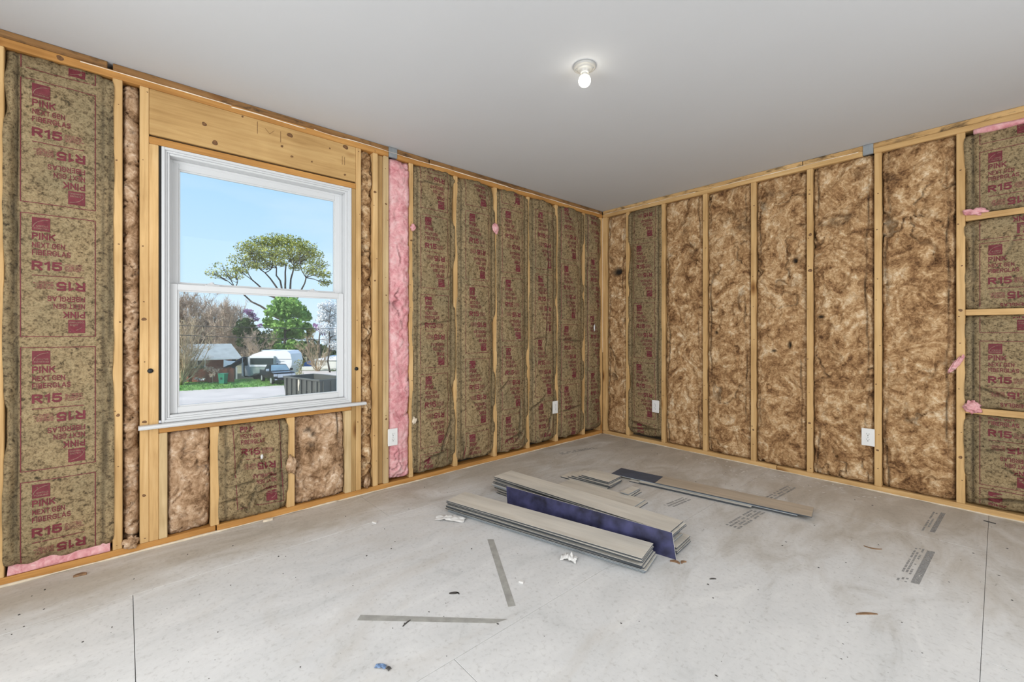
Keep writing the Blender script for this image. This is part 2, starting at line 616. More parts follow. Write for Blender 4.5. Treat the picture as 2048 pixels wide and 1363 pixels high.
# ------------------------------------------------------------------ floor and ceiling
floor = structure(build('floor', MB().box(-0.2, 4.8, -5.4, 0.2, -0.06, -0.03), M['underfloor']), 'dusty pale subfloor of large sheets')
xs = [-0.10, 0.46, 1.679, 2.885, 4.10, 4.70]
ys = [[-5.3, -2.75, -0.31, 0.1], [-5.3, -3.93, -1.49, 0.1], [-5.3, -3.111, -0.67, 0.1], [-5.3, -4.2, -1.76, 0.1], [-5.3, -2.9, 0.1]]
for i in range(5):
    for a, b in zip(ys[i][:-1], ys[i][1:]):
        build('subfloor_panel', MB().box(xs[i] + 0.0007, xs[i + 1] - 0.0007, a + 0.0010, b - 0.0010, -0.03, 0.0, 0.0007), M['floor'], floor)
ceiling = structure(build('ceiling', MB().box(-0.12, 4.72, -5.32, 0.12, H, H + 0.05), M['ceiling']), 'smooth light grey ceiling board')

# unseen half of the room: plain board, an opening added in each wall for the fill lamps
wb = MB()
wb.box(4.6, 4.7, -5.3, -3.65, 0, H).box(4.6, 4.7, -0.95, 0.1, 0, H).box(4.6, 4.7, -3.65, -0.95, 2.3, H).box(4.6, 4.7, -3.65, -0.95, 0, 0.1)
structure(build('wall_back', wb, M['backwall']))
wf = MB()
wf.box(-0.1, 0.85, -5.3, -5.2, 0, H).box(3.35, 4.6, -5.3, -5.2, 0, H).box(0.85, 3.35, -5.3, -5.2, 2.3, H).box(0.85, 3.35, -5.3, -5.2, 0, 0.1)
structure(build('wall_front', wf, M['backwall']))
structure(build('sun_block_roof', MB().box(-0.12, 8.7, -9.3, -5.321, H, H + 0.05).box(4.721, 8.7, -5.32, 0.12, H, H + 0.05), M['backwall']), 'unseen roof added outside the two openings to block the sun')  # unseen, added only to keep the sun out of the openings

# ------------------------------------------------------------------ wall framing
wl = MB()
wl.box(-0.115, -0.092, -5.3, -3.83, 0.0, H).box(-0.115, -0.092, -2.79, 0.12, 0.0, H)
wl.box(-0.115, -0.092, -3.83, -2.79, 2.12, H).box(-0.115, -0.092, -3.83, -2.79, 0.0, 0.63)
wall_l = structure(build('wall_left', wl, M['sheath']), 'open stud wall with window, seen from inside')
wr = MB().box(-0.092, 4.7, 0.092, 0.115, 0, H)
wall_r = structure(build('wall_right', wr, M['sheath']), 'open stud wall filled with insulation')
BV = 0.003


def lum(wall, name, u0, u1, z0, z1, mat, h0=-0.089, h1=0.0, label=None):
    """one piece of framing lumber between two positions along a wall"""
    mb = MB()
    if wall == 'L':
        mb.box(h0, h1, u0, u1, z0, z1, BV)
        base = (h0, (u0 + u1) / 2, z0)
    else:
        mb.box(u0, u1, -h1, -h0, z0, z1, BV)
        base = ((u0 + u1) / 2, -h0, z0)
    o = build(name, mb, mat, wall_l if wall == 'L' else wall_r, loc=base)
    if label:
        o['label'] = label
    return o


PT = H - 0.076
PB = 0.038
# plates
lum('L', 'top_plate', -5.2, -2.536, PT, PT + 0.038, M['plate_y'])
lum('L', 'top_plate', -2.47, -0.001, PT, PT + 0.038, M['plate_y'])
lum('L', 'top_plate', -5.2, -4.02, PT + 0.0385, H - 0.001, M['plate_y_old'], h1=-0.006, label='stained upper plate')
lum('L', 'top_plate', -4.0, -2.2, PT + 0.0385, H - 0.001, M['plate_y_old'], h1=-0.008, label='stained upper plate')
lum('L', 'top_plate', -2.19, -0.001, PT + 0.0385, H - 0.001, M['plate_y_old'], h1=-0.005, label='stained upper plate')
lum('R', 'top_plate', 0.0, 2.275, PT, PT + 0.037, M['plate_x'])
lum('R', 'top_plate', 2.335, 4.6, PT, PT + 0.037, M['plate_x'])
lum('R', 'top_plate', 0.0, 1.9, PT + 0.0385, H - 0.001, M['plate_x_old'], h1=-0.003)
lum('R', 'top_plate', 1.905, 4.6, PT + 0.0385, H - 0.001, M['plate_x_old'], h1=-0.005)
lum('L', 'bottom_plate', -5.2, -3.575, 0.001, PB, M['plate_y'])
lum('L', 'bottom_plate', -3.569, -0.001, 0.001, PB, M['plate_y'])
lum('R', 'bottom_plate', 0.0, 1.72, 0.001, PB, M['plate_x'])
lum('R', 'bottom_plate', 1.724, 4.6, 0.001, PB, M['plate_x'])
Z0, Z1 = PB + 0.0005, PT - 0.0005
# left wall uprights
for a, b in ((-4.392, -4.354), (-4.001, -3.964), (-2.373, -2.339), (-1.975, -1.937), (-1.559, -1.521), (-1.161, -1.122), (-0.770, -0.728), (-0.343, -0.305), (-0.050, -0.0005)):
    lum('L', 'stud', a, b, Z0, Z1, M['stud'])
lum('L', 'king_stud', -3.899, -3.862, Z0, Z1, M['stud'])
lum('L', 'jack_stud', -3.8615, -3.823, Z0, 2.101, M['stud'])
lum('L', 'king_stud', -2.775, -2.739, Z0, Z1, M['stud'])
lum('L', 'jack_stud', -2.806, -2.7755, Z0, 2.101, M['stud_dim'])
lum('L', 'stud', -2.655, -2.618, Z0, Z1, M['stud'])
lum('L', 'stud', -2.6175, -2.575, Z0, Z1, M['stud_dim'], h1=-0.022, label='stud set back behind its neighbours')  # dimmer pine puts the shade of the recess into the colour
lum('L', 'stud', -2.5745, -2.536, Z0, Z1, M['stud_pale'])
# window opening
lum('L', 'header', -3.8615, -2.7755, 2.150, Z1, M['header'], h1=-0.002, label='wide knotty header board over the window')
lum('L', 'header_plate', -3.8615, -2.7755, 2.1015, 2.139, M['plate_y'], h1=0.0)
build('header_gap_shade', MB().box(-0.08, -0.025, -3.86, -2.777, 2.1395, 2.1495), M['shadow_gap'], wall_l)  # black strip painting the shade between header and plate
lum('L', 'rough_sill', -3.8225, -2.8065, 0.594, 0.6245, M['plate_y'], h1=-0.002)
lum('L', 'cripple_stud', -3.8225, -3.787, Z0, 0.5935, M['stud_pale'], label='pale whitewashed cripple stud')
lum('L', 'cripple_stud', -3.599, -3.558, Z0, 0.5935, M['stud'])
lum('L', 'cripple_stud', -3.208, -3.163, Z0, 0.5935, M['stud'])
lum('L', 'cripple_stud', -2.851, -2.8065, Z0, 0.5935, M['stud_pale'], label='pale whitewashed cripple stud')
# right wall uprights and blocking
for a, b in ((0.002, 0.057), (0.299, 0.338), (0.705, 0.744), (1.117, 1.156), (1.527, 1.567), (1.931, 1.971), (2.339, 2.379), (2.745, 2.785), (3.165, 3.203), (3.57, 3.61), (3.98, 4.02), (4.38, 4.42)):
    lum('R', 'stud', a, b, Z0, Z1, M['stud'])
for z in (1.843, 1.247, 0.632):
    lum('R', 'blocking', 2.7855, 3.1645, z - 0.019, z + 0.019, M['block_x'])
# tie plates, bolts
build('tie_plate', MB().box(-0.02, 0.0015, -2.535, -2.471, PT + 0.002, H - 0.004, 0.001), M['steel'], wall_l, loc=(0, -2.5, PT))
build('tie_plate', MB().box(2.276, 2.334, -0.0015, 0.02, PT + 0.003, H - 0.003, 0.001), M['steel'], wall_r, loc=(2.3, 0, PT))
for y, z in ((-3.857, 0.923), (-2.773, 0.873)):
    mb = MB().lathe([(0.0, 0.009), (0.007, 0.009), (0.0115, 0.006), (0.0125, 0.0)], 18)
    mb.v = [(p[2], y + p[0], z + p[1]) for p in mb.v]
    build('bolt_head', mb, M['black'], wall_l, True, loc=(0, y, z))['label'] = 'round black bolt cap'

# knots and nail heads in the lumber
M['knot'] = flat('dark_knot', (0.20, 0.095, 0.035), 0.6, 0.35, 90)
M['knot_ring'] = flat('knot_ring', (0.15, 0.07, 0.026), 0.6, 0.3, 90)


def knot(wall, u, z, r, hh=0.0003):
    n = 14
    ph = u * 37 + z * 11
    P, F, mi = [], [], []
    for rr_, h_ in ((0.0, 0.0004), (0.55, 0.0004), (1.0, 0.0)):
        for k in range(n):
            t = 2 * math.pi * k / n
            q = rr_ * r * (1 + 0.12 * math.sin(2 * t + ph) + 0.08 * math.sin(3 * t + 2 * ph))
            P.append((u + q * math.cos(t), z + 0.85 * q * math.sin(t), hh + h_))
    for i in range(2):
        for k in range(n):
            F.append((i * n + k, i * n + (k + 1) % n, (i + 1) * n + (k + 1) % n, (i + 1) * n + k)); mi.append(i)
    A = np.array(P)
    o = finish('knot', wall_map(wall, A[:, 0], A[:, 1], A[:, 2]), F, [M['knot'], M['knot_ring']], wall_l if wall == 'L' else wall_r, False, None, mi)
    return o


HEADER_KNOTS = [(-3.627, 2.274, 0.012), (-3.578, 2.185, 0.015), (-3.191, 2.344, 0.016), (-2.846, 2.368, 0.017), (-3.445, 2.376, 0.006), (-3.236, 2.263, 0.008), (-3.18, 2.215, 0.008), (-3.062, 2.214, 0.006), (-2.851, 2.181, 0.008), (-2.95, 2.33, 0.006)]
LEFT_KNOTS = [(-3.880, 0.662, 0.009), (-3.882, 0.284, 0.008), (-3.882, 1.19, 0.010), (-2.64, 1.486, 0.007), (-2.556, 1.388, 0.006), (-4.182, 2.406, 0.013), (-3.981, 0.709, 0.008), (-2.356, 1.809, 0.009), (-2.557, 2.041, 0.008), (-2.64, 2.11, 0.010), (-2.556, 0.50, 0.008)]
RIGHT_KNOTS = [(1.95, 2.191, 0.006), (1.955, 1.877, 0.012), (1.955, 1.60, 0.014), (2.357, 0.292, 0.008), (2.764, 1.262, 0.010), (2.764, 0.33, 0.010), (1.547, 0.30, 0.008), (1.95, 0.42, 0.009)]
for u, z, r in HEADER_KNOTS:
    knot('L', u, z, r, -0.0015)
for u, z, r in LEFT_KNOTS:
    knot('L', u, z, r)
for u, z, r in RIGHT_KNOTS:
    knot('R', u, z, r)
rk = random.Random(31)
for u in (0.318, 0.724, 1.136, 1.547, 1.951, 2.359, 2.765):
    for z in np.arange(0.12, 2.35, 0.29):
        knot('R', u + rk.uniform(-0.013, 0.013), z + rk.uniform(-0.1, 0.1), 0.0030 + 0.0022 * rk.random())
for u in (-3.98, -3.88, -2.757, -2.637, -2.556, -2.356):
    for z in np.arange(0.15, 2.35, 0.36):
        knot('L', u + rk.uniform(-0.012, 0.012), z + rk.uniform(-0.14, 0.14), 0.0024 + 0.0020 * rk.random())
# pencil marks on the header
for (u0_, z0_), (u1_, z1_) in (((-3.37, 2.30), (-3.37, 2.372)), ((-3.245, 2.285), (-3.245, 2.352)), ((-3.33, 2.345), (-3.305, 2.318)), ((-3.305, 2.318), (-3.28, 2.345)), ((-2.87, 2.30), (-2.87, 2.245)), ((-2.855, 2.30), (-2.855, 2.245))):
    P = wall_map('L', np.array([u0_, u0_ + .003, u1_ + .003, u1_]), np.array([z0_, z0_, z1_, z1_]), np.full(4, -0.0014))
    finish('pencil_mark', P, [(0, 1, 2, 3)], M['knot'], wall_l)

# sealant beads
def wavy(n, seed, amp):
    t = np.linspace(0, 1, n)
    return amp * fbm(t * n * 0.13, t * 0 + 0.37, seed, 3)


def bead(wall, par, u0, u1, z, h, r, seed, mat, ampz=0.004):
    n = max(6, int(abs(u1 - u0) / 0.03))
    us = np.linspace(u0, u1, n)
    zz = z + wavy(n, seed, ampz)
    rr = r * (1 + wavy(n, seed + 5, 1.1))
    pts = wall_map(wall, us, zz, np.full(n, h))
    return build('sealant_bead', MB().tube(pts, np.clip(rr, r * 0.25, r * 2.2), 6, 0), mat, par, True)


bead('L', wall_l, -4.115, -3.50, PT + 0.033, 0.001, 0.0028, 1, M['caulk_white'])
bead('L', wall_l, -3.50, -3.10, PT + 0.026, 0.001, 0.0026, 2, M['caulk_white'], 0.008)
bead('L', wall_l, -3.05, -2.20, PT + 0.036, 0.001, 0.0026, 3, M['caulk_white'], 0.008)
bead('L', wall_l, -2.20, -0.05, PT + 0.037, 0.000, 0.0030, 4, M['caulk_white'], 0.005)
bead('R', wall_r, 0.02, 1.05, PT + 0.037, 0.000, 0.0026, 5, M['caulk_white'], 0.004)
bead('R', wall_r, 1.2, 2.25, PT + 0.036, 0.000, 0.0024, 6, M['caulk_white'], 0.004)
bead('L', wall_l, -5.1, -2.9, 0.004, 0.003, 0.0048, 7, M['caulk'], 0.002)
bead('L', wall_l, -2.9, -0.02, 0.004, 0.002, 0.0040, 8, M['caulk'], 0.002)
bead('R', wall_r, 0.02, 4.0, 0.004, 0.002, 0.0040, 9, M['caulk'], 0.002)
build('sealant_bead', MB().tube([(0.001, -0.001, z) for z in np.linspace(0.9, H - 0.08, 12)], 0.0028, 6), M['caulk_white'], wall_l, True)

# ------------------------------------------------------------------ insulation
def grid_mesh(wall, U, V, Hh, back=-0.086):
    nv, nu = U.shape
    P = wall_map(wall, U, V, Hh).reshape(-1, 3)
    idx = np.arange(nv * nu).reshape(nv, nu)
    q = np.stack([idx[:-1, :-1], idx[:-1, 1:], idx[1:, 1:], idx[1:, :-1]], -1).reshape(-1, 4)
    ring = np.concatenate([idx[0, :], idx[1:, -1], idx[-1, -2::-1], idx[-2:0:-1, 0]])
    Pb = wall_map(wall, U.reshape(-1)[ring], V.reshape(-1)[ring], np.full(len(ring), back))
    n0 = len(P)
    k = np.arange(len(ring))
    sk = np.stack([ring, n0 + k, n0 + (k + 1) % len(ring), np.roll(ring, -1)], -1)
    return np.concatenate([P, Pb]), np.concatenate([q, sk]), n0


def add_dirt_shade(o, vals):  # per-vertex mask: stains together with painted crevice shade
    a = o.data.attributes.new('dirt_shade', 'FLOAT', 'POINT')
    full = np.zeros(len(o.data.vertices), dtype=np.float32)
    full[:len(vals)] = vals
    a.data.foreach_set('value', full)


# printed panel, made once: (a to the right, b down) from the top-left corner of its border
PW, PH = 0.246, 0.562


GLYPH = {
    'P': (0.62, [[(0, 0), (0, 1), (.65, 1), (1, .88), (1, .62), (.65, .48), (0, .48)]]),
    'I': (0.0, [[(0, 0), (0, 1)]]),
    'N': (0.68, [[(0, 0), (0, 1)], [(0, 1), (1, 0)], [(1, 0), (1, 1)]]),
    'K': (0.66, [[(0, 0), (0, 1)], [(1, 1), (0, .40)], [(.32, .60), (1, 0)]]),
    'E': (0.50, [[(1, 1), (0, 1), (0, 0), (1, 0)], [(0, .5), (.88, .5)]]),
    'X': (0.66, [[(0, 0), (1, 1)], [(0, 1), (1, 0)]]),
    'T': (0.60, [[(0, 1), (1, 1)], [(.5, 1), (.5, 0)]]),
    'G': (0.70, [[(1, .80), (.75, 1), (.25, 1), (0, .76), (0, .24), (.25, 0), (.75, 0), (1, .2), (1, .47), (.58, .47)]]),
    'F': (0.48, [[(1, 1), (0, 1), (0, 0)], [(0, .5), (.85, .5)]]),
    'B': (0.60, [[(0, 0), (0, 1), (.65, 1), (.93, .88), (.93, .64), (.65, .52), (0, .52)], [(.65, .52), (1, .40), (1, .12), (.65, 0), (0, 0)]]),
    'R': (0.68, [[(0, 0), (0, 1), (.65, 1), (1, .88), (1, .62), (.65, .48), (0, .48)], [(.45, .48), (1, 0)]]),
    'L': (0.46, [[(0, 1), (0, 0), (1, 0)]]),
    'A': (0.74, [[(0, 0), (.5, 1)], [(.5, 1), (1, 0)], [(.2, .30), (.8, .30)]]),
    'S': (0.58, [[(1, .83), (.75, 1), (.25, 1), (0, .84), (0, .66), (.25, .54), (.75, .46), (1, .34), (1, .16), (.75, 0), (.25, 0), (0, .17)]]),
    'O': (0.70, [[(.3, 0), (.7, 0), (1, .26), (1, .74), (.7, 1), (.3, 1), (0, .74), (0, .26), (.3, 0)]]),
    'C': (0.64, [[(1, .80), (.75, 1), (.25, 1), (0, .76), (0, .24), (.25, 0), (.75, 0), (1, .2)]]),
    'W': (0.95, [[(0, 1), (.25, 0)], [(.25, 0), (.5, 1)], [(.5, 1), (.75, 0)], [(.75, 0), (1, 1)]]),
    '1': (0.26, [[(0, .80), (1, 1), (1, 0)]]),
    '5': (0.66, [[(.95, 1), (.08, 1), (.04, .55), (.70, .60), (1, .44), (1, .18), (.75, 0), (.25, 0), (0, .15)]]),
}


def text_tris(s, th):
    """block capitals drawn with strokes of thickness th (in letter heights); fills the unit square"""
    V, F, x = [], [], 0.0
    for ch in s:
        if ch == ' ':
            x += 0.34
            continue
        wd, strokes = GLYPH[ch]
        for pl in strokes:
            P = [np.array((x + th / 2 + a * wd, th / 2 + b * (1 - th))) for a, b in pl]
            n = len(P)
            o = len(V)
            for i in range(n):
                d0 = P[i] - P[i - 1] if i else P[1] - P[0]
                d1 = P[i + 1] - P[i] if i < n - 1 else P[i] - P[i - 1]
                d0 = d0 / np.linalg.norm(d0); d1 = d1 / np.linalg.norm(d1)
                n0, n1 = np.array((-d0[1], d0[0])), np.array((-d1[1], d1[0]))
                m_ = n0 + n1
                m_ = m_ / np.linalg.norm(m_)
                k = th / 2 / max(0.62, float(m_ @ n0))
                e0 = -d0 * th / 2 * (i == 0) + d1 * th / 2 * (i == n - 1)
                V += [P[i] + m_ * k + e0, P[i] - m_ * k + e0]
            F += [(o + 2 * i, o + 2 * i + 1, o + 2 * i + 3, o + 2 * i + 2) for i in range(n - 1)]
        x += wd + th + 0.15
    v = np.array(V)
    lo, hi = v.min(0), v.max(0)
    return (v - lo) / (hi - lo), F


def make_template():
    mb = MB()

    def text(s, a0, a1, b0, b1, off, mi=0, lay=0.0):
        v, f = text_tris(s, off)
        mb.add([(a0 + p[0] * (a1 - a0), b1 - p[1] * (b1 - b0), lay) for p in v], f, mi)

    def rect(a0, a1, b0, b1, mi=0, lay=0.0):
        mb.add([(a0, b0, lay), (a1, b0, lay), (a1, b1, lay), (a0, b1, lay)], [(0, 3, 2, 1)], mi)
    t = 0.0034
    rect(0, PW, 0, t); rect(0, PW, PH - t, PH); rect(0, t, 0, PH); rect(PW - t, PW, 0, PH)
    rect(0.037, 0.205, PH / 2 - t / 2, PH / 2 + t / 2)
    n_border = len(mb.v)
    rect(0.037, 0.094, 0.017, 0.079)
    # arc and name inside the square
    arc = [(0.040 + 0.052 * (1 - math.cos(q)), 0.066 - 0.040 * math.sin(q)) for q in np.linspace(0.05, 1.5, 9)]
    for (a, b), (c, d) in zip(arc[:-1], arc[1:]):
        nx, ny = -(d - b), c - a
        l_ = math.hypot(nx, ny); nx, ny = nx / l_ * 0.0011, ny / l_ * 0.0011
        mb.add([(a - nx, b - ny, 0.0006), (c - nx, d - ny, 0.0006), (c + nx, d + ny, 0.0006), (a + nx, b + ny, 0.0006)], [(0, 1, 2, 3)], 2)
    text('OWENS', 0.051, 0.088, 0.052, 0.060, 0.18, 2, 0.0006)
    text('CORNING', 0.043, 0.090, 0.064, 0.072, 0.18, 2, 0.0006)
    text('PINK', 0.037, 0.111, 0.086, 0.120, 0.215)
    text('NEXT GEN', 0.037, 0.142, 0.130, 0.156, 0.19)
    text('FIBERGLAS', 0.037, 0.161, 0.164, 0.190, 0.19)
    text('R15', 0.036, 0.132, 0.213, 0.259, 0.235)
    # lines of fine print
    rr = random.Random(3)
    for k in range(6):
        a, b = 0.141, 0.222 + k * 0.0058
        end = 0.205 - rr.random() * 0.012
        while a < end:
            wd = 0.004 + rr.random() * 0.011
            rect(a, min(a + wd, end), b, b + 0.0033, 1)
            a += wd + 0.0022
    # the same print turned upside down below the middle line
    v = mb.v[n_border:]
    fo = [f for f in mb.f if f[0] >= n_border]
    mo = [m_ for f, m_ in zip(mb.f, mb.m) if f[0] >= n_border]
    o = len(mb.v)
    mb.v += [(PW - p[0], PH - p[1], p[2]) for p in v]
    mb.f += [tuple(i - n_border + o for i in f) for f in fo]
    mb.m += mo
    bm = bmesh.new()
    bv = [bm.verts.new(p) for p in mb.v]
    for f, k in zip(mb.f, mb.m):
        try:
            ff = bm.faces.new([bv[i] for i in f])
            ff.material_index = k
        except ValueError:
            pass
    for a in np.arange(0.02, PW, 0.02):
        bmesh.ops.bisect_plane(bm, geom=bm.verts[:] + bm.edges[:] + bm.faces[:], plane_co=(a, 0, 0), plane_no=(1, 0, 0))
    for b in np.arange(0.02, PH, 0.02):
        bmesh.ops.bisect_plane(bm, geom=bm.verts[:] + bm.edges[:] + bm.faces[:], plane_co=(0, b, 0), plane_no=(0, 1, 0))
    me = bpy.data.meshes.new('template')
    bm.to_mesh(me)
    bm.free()
    return me


TEMPLATE = make_template()


def print_panel(parent, wall, ul, top, u0, u1, z0, z1, sample, tilt=0.0):
    bm = bmesh.new()
    bm.from_mesh(TEMPLATE)
    for v in bm.verts:
        a, b, lay = v.co
        v.co = (ul + a - tilt * (b - PH / 2), top - b + tilt * (a - PW / 2), lay)
    for co, no in (((u0, 0, 0), (-1, 0, 0)), ((u1, 0, 0), (1, 0, 0)), ((0, z0, 0), (0, -1, 0)), ((0, z1, 0), (0, 1, 0))):
        bmesh.ops.bisect_plane(bm, geom=bm.verts[:] + bm.edges[:] + bm.faces[:], plane_co=co, plane_no=no, clear_outer=True)
    if not bm.faces:
        bm.free()
        return
    bm.verts.index_update()
    co = np.array([v.co[:] for v in bm.verts])
    f = [tuple(v.index for v in fc.verts) for fc in bm.faces]
    mi = [fc.material_index for fc in bm.faces]
    bm.free()
    h = sample(co[:, 0], co[:, 1]) + 0.0013 + co[:, 2]
    P = wall_map(wall, co[:, 0], co[:, 1], h)
    finish('printed_panel', P, f, [M['ink'], M['ink_fine'], M['ink_gap']], parent, False, None, mi)


def kraft_batt(wall, u0, u1, z0, z1, tops, ul, label, seed, bulge=0.010, wrinkle=0.004, creases=(), tilt=0.0, group='kraft faced batts between the studs', lap=0.0065, patches=()):
    st = 0.0105
    nu, nv = int((u1 - u0) / st) + 1, int((z1 - z0) / st) + 1
    gu, gv = np.linspace(u0, u1, nu), np.linspace(z0, z1, nv)
    U, V = np.meshgrid(gu, gv)
    s = (U - (u0 + u1) / 2) / ((u1 - u0) / 2)
    t = (V - (z0 + z1) / 2) / ((z1 - z0) / 2)
    dz = (1 - np.abs(t)) * (z1 - z0) / 2
    Hh = bulge * (1 - np.abs(s) ** 4) - 0.022 * np.abs(s) ** 7 - 0.020 * np.exp(-dz / 0.035)
    Hh += 0.010 * fbm(U * 2.3, V * 1.6, seed, 3) + wrinkle * fbm(U * 9, V * 7, seed + 4, 3)
    rid = np.abs(fbm(U * 5 + 0.6 * fbm(U * 4, V * 4, seed + 8, 2), V * 3.2, seed + 11, 2))
    Hh -= wrinkle * 1.5 * np.exp(-(rid / 0.05) ** 2)
    # gathered folds near both ends
    ends = np.exp(-dz / 0.10)
    Hh += ends * 0.022 * fbm(U * 8, V * 9, seed + 21, 3)
    # stapled seam down either side
    seam = 0.032
    seamd = np.zeros_like(U)
    for sd, ue in ((-1, u0), (1, u1)):
        path = ue - sd * (seam + 0.010 * perlin(V * 1.9, V * 0 + 0.5, seed + 31 + sd))
        g_ = np.exp(-((U - path) / 0.006) ** 2)
        Hh -= 0.010 * g_
        seamd = np.maximum(seamd, g_)
    flap = np.clip(0.55 + 1.8 * fbm(V * 2.1, V * 0 + np.sign(s) * 3, seed + 61, 3), 0, 1) * np.clip(dz / 0.05, 0, 1)
    lapw = np.clip(flap * 2.0, 0, 1) * np.abs(s) ** 4
    Hh = Hh * (1 - lapw) + lapw * 0.0055
    dirt_shade = np.maximum(np.clip(0.55 * np.exp(-dz / 0.03) + 0.45 * np.clip(np.abs(s) ** 9, 0, 1), 0, 0.85) * (0.6 + 0.8 * fbm(U * 6, V * 3, seed + 41, 2)) * (1 - 0.8 * flap * np.abs(s) ** 10), 0.62 * seamd)  # shade painted towards edges and ends, plus dark seam lines
    for (cu, cv, du, dv, dep, wd) in creases:
        L_ = math.hypot(du, dv)
        ax, ay = du / L_, dv / L_
        al = (U - cu) * ax + (V - cv) * ay
        pr = -(U - cu) * ay + (V - cv) * ax + 0.012 * perlin(al * 9, al * 0 + .2, seed + 51)
        inside = 1 / (1 + np.exp(-(al) / 0.012)) * 1 / (1 + np.exp((al - L_) / 0.012))
        cut = inside * np.exp(-(pr / wd) ** 2)
        Hh -= dep * cut
        Hh += 0.5 * dep * inside * np.exp(-((pr - 2.2 * wd) / (1.6 * wd)) ** 2)
        dirt_shade = np.maximum(dirt_shade, 0.7 * cut)  # shade painted along the bottom of each crease
    Ug = U + (np.abs(s) ** 12) * np.sign(s) * lap * flap * 1.4
    Vg = V + np.abs(t) ** 60 * 0.012 * fbm(U * 14, U * 0, seed + 71, 2)
    P, F, n0 = grid_mesh(wall, Ug, Vg, Hh)
    base = wall_map(wall, np.array((u0 + u1) / 2), np.array(z0), np.array(-0.05))
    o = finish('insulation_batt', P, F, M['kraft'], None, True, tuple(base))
    add_dirt_shade(o, np.clip(dirt_shade, 0, 0.9).reshape(-1))
    tag(o, label, 'insulation', group)

    def sample(u, v):
        fu = np.clip((u - u0) / (u1 - u0) * (nu - 1), 0, nu - 1.001)
        fv = np.clip((v - z0) / (z1 - z0) * (nv - 1), 0, nv - 1.001)
        i, j = fu.astype(int), fv.astype(int)
        a, b = fu - i, fv - j
        return (Hh[j, i] * (1 - a) + Hh[j, i + 1] * a) * (1 - b) + (Hh[j + 1, i] * (1 - a) + Hh[j + 1, i + 1] * a) * b
    for tp in tops:
        print_panel(o, wall, ul, tp, u0 + 0.012, u1 - 0.012, z0 + 0.012, z1 - 0.010, sample, tilt)
    return o


def brown_batt(wall, u0, u1, z0, z1, label, seed, mat='brown', amp=1.0, rough=1.0, holes=(), stains=(), group='bare brown batts between the studs', name='insulation_batt', out=-0.006):
    st = 0.0085
    nu, nv = max(8, int((u1 - u0) / st) + 1), int((z1 - z0) / st) + 1
    U, V = np.meshgrid(np.linspace(u0, u1, nu), np.linspace(z0, z1, nv))
    s = (U - (u0 + u1) / 2) / ((u1 - u0) / 2)
    t = (V - (z0 + z1) / 2) / ((z1 - z0) / 2)
    dz = (1 - np.abs(t)) * (z1 - z0) / 2
    du_ = (1 - np.abs(s)) * (u1 - u0) / 2
    wx = 0.35 * fbm(U * 5, V * 5, seed + 1, 3)
    wy = 0.35 * fbm(U * 5, V * 5, seed + 2, 3)
    Hh = out - 0.030 * np.exp(-du_ / 0.012) - 0.028 * np.exp(-dz / 0.02)
    Hh += amp * (0.016 * fbm(U * 6 + wx * 2, V * 6 + wy * 2, seed + 3, 4, 0.55) + 0.010 * fbm(U * 2, V * 2, seed + 5, 2))
    r1 = np.abs(fbm(U * 3.4 + wx, V * 2.6 + wy, seed + 7, 3))
    gate = np.clip(fbm(U * 2.2, V * 2.2, seed + 9, 2) * 2.4 + 0.25, 0, 1)
    Hh -= amp * 0.026 * gate * np.exp(-(r1 / 0.030) ** 2)
    r2 = np.abs(fbm(U * 11 + wx * 3, V * 9 + wy * 3, seed + 13, 3))
    Hh -= amp * rough * 0.009 * np.exp(-(r2 / 0.06) ** 2)
    dirt_shade = 0.55 * np.exp(-du_ / 0.010) + 0.5 * np.exp(-dz / 0.012) + 0.55 * gate * np.exp(-(r1 / 0.022) ** 2)  # shade painted into edges, ends and cracks; real stains join below
    if u1 - u0 > 0.2:
        for ue, sd in ((u1 - 0.038, 1), (u0 + 0.030, 2)):
            path = ue + 0.022 * fbm(V * 3.2, V * 0 + sd, seed + 91, 3)
            gt = np.clip(0.35 + 1.8 * fbm(V * 1.7, V * 0 + sd * 2, seed + 95, 2), 0, 1)
            g = gt * np.exp(-((U - path) / 0.0055) ** 2)
            Hh -= 0.020 * g
            dirt_shade = np.maximum(dirt_shade, 0.75 * g)  # side cracks painted dark as well
    for (a, b, ra, rb, dep) in holes:
        g = np.exp(-(((U - a) / ra) ** 2 + ((V - b) / rb) ** 2) ** 2)
        Hh -= dep * g
        dirt_shade = np.maximum(dirt_shade, g)
    for (a, b, ra, rb, k) in stains:
        g = np.exp(-(((U - a) / ra) ** 2 + ((V - b) / rb) ** 2)) * np.clip(0.5 + 1.6 * fbm(U * 16, V * 16, seed + 77, 3), 0, 1)
        dirt_shade = np.maximum(dirt_shade, k * g)
    Hh = np.maximum(Hh, -0.084)
    Ug = U + np.abs(s) ** 14 * np.sign(s) * 0.004 * fbm(V * 7, V * 0 + s, seed + 15, 2)
    P, F, n0 = grid_mesh(wall, Ug, V, Hh)
    base = wall_map(wall, np.array((u0 + u1) / 2), np.array(z0), np.array(-0.05))
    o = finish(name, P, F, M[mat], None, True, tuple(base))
    add_dirt_shade(o, np.clip(dirt_shade, 0, 1).reshape(-1))
    tag(o, label, 'insulation', group)
    return o


BZ0, BZ1 = PB + 0.002, PT + 0.004
PIT = 0.6085


def tops_from(t, n):
    return [t - PIT * k for k in range(n)]


b1 = kraft_batt('L', -4.350, -4.004, 0.068, BZ1 - 0.004, tops_from(2.272 + PIT, 5), -4.307,
                'wide kraft faced batt at the far left edge, left of the window', 3, 0.006, 0.003,
                [(-4.322, 0.15, 0.004, 2.2, 0.022, 0.007), (-4.315, 2.1, -0.02, -1.1, 0.012, 0.006), (-4.022, 0.4, 0.012, 1.8, 0.012, 0.006), (-4.24, 2.335, 0.03, -0.006, 0.012, 0.004)], 0.0)
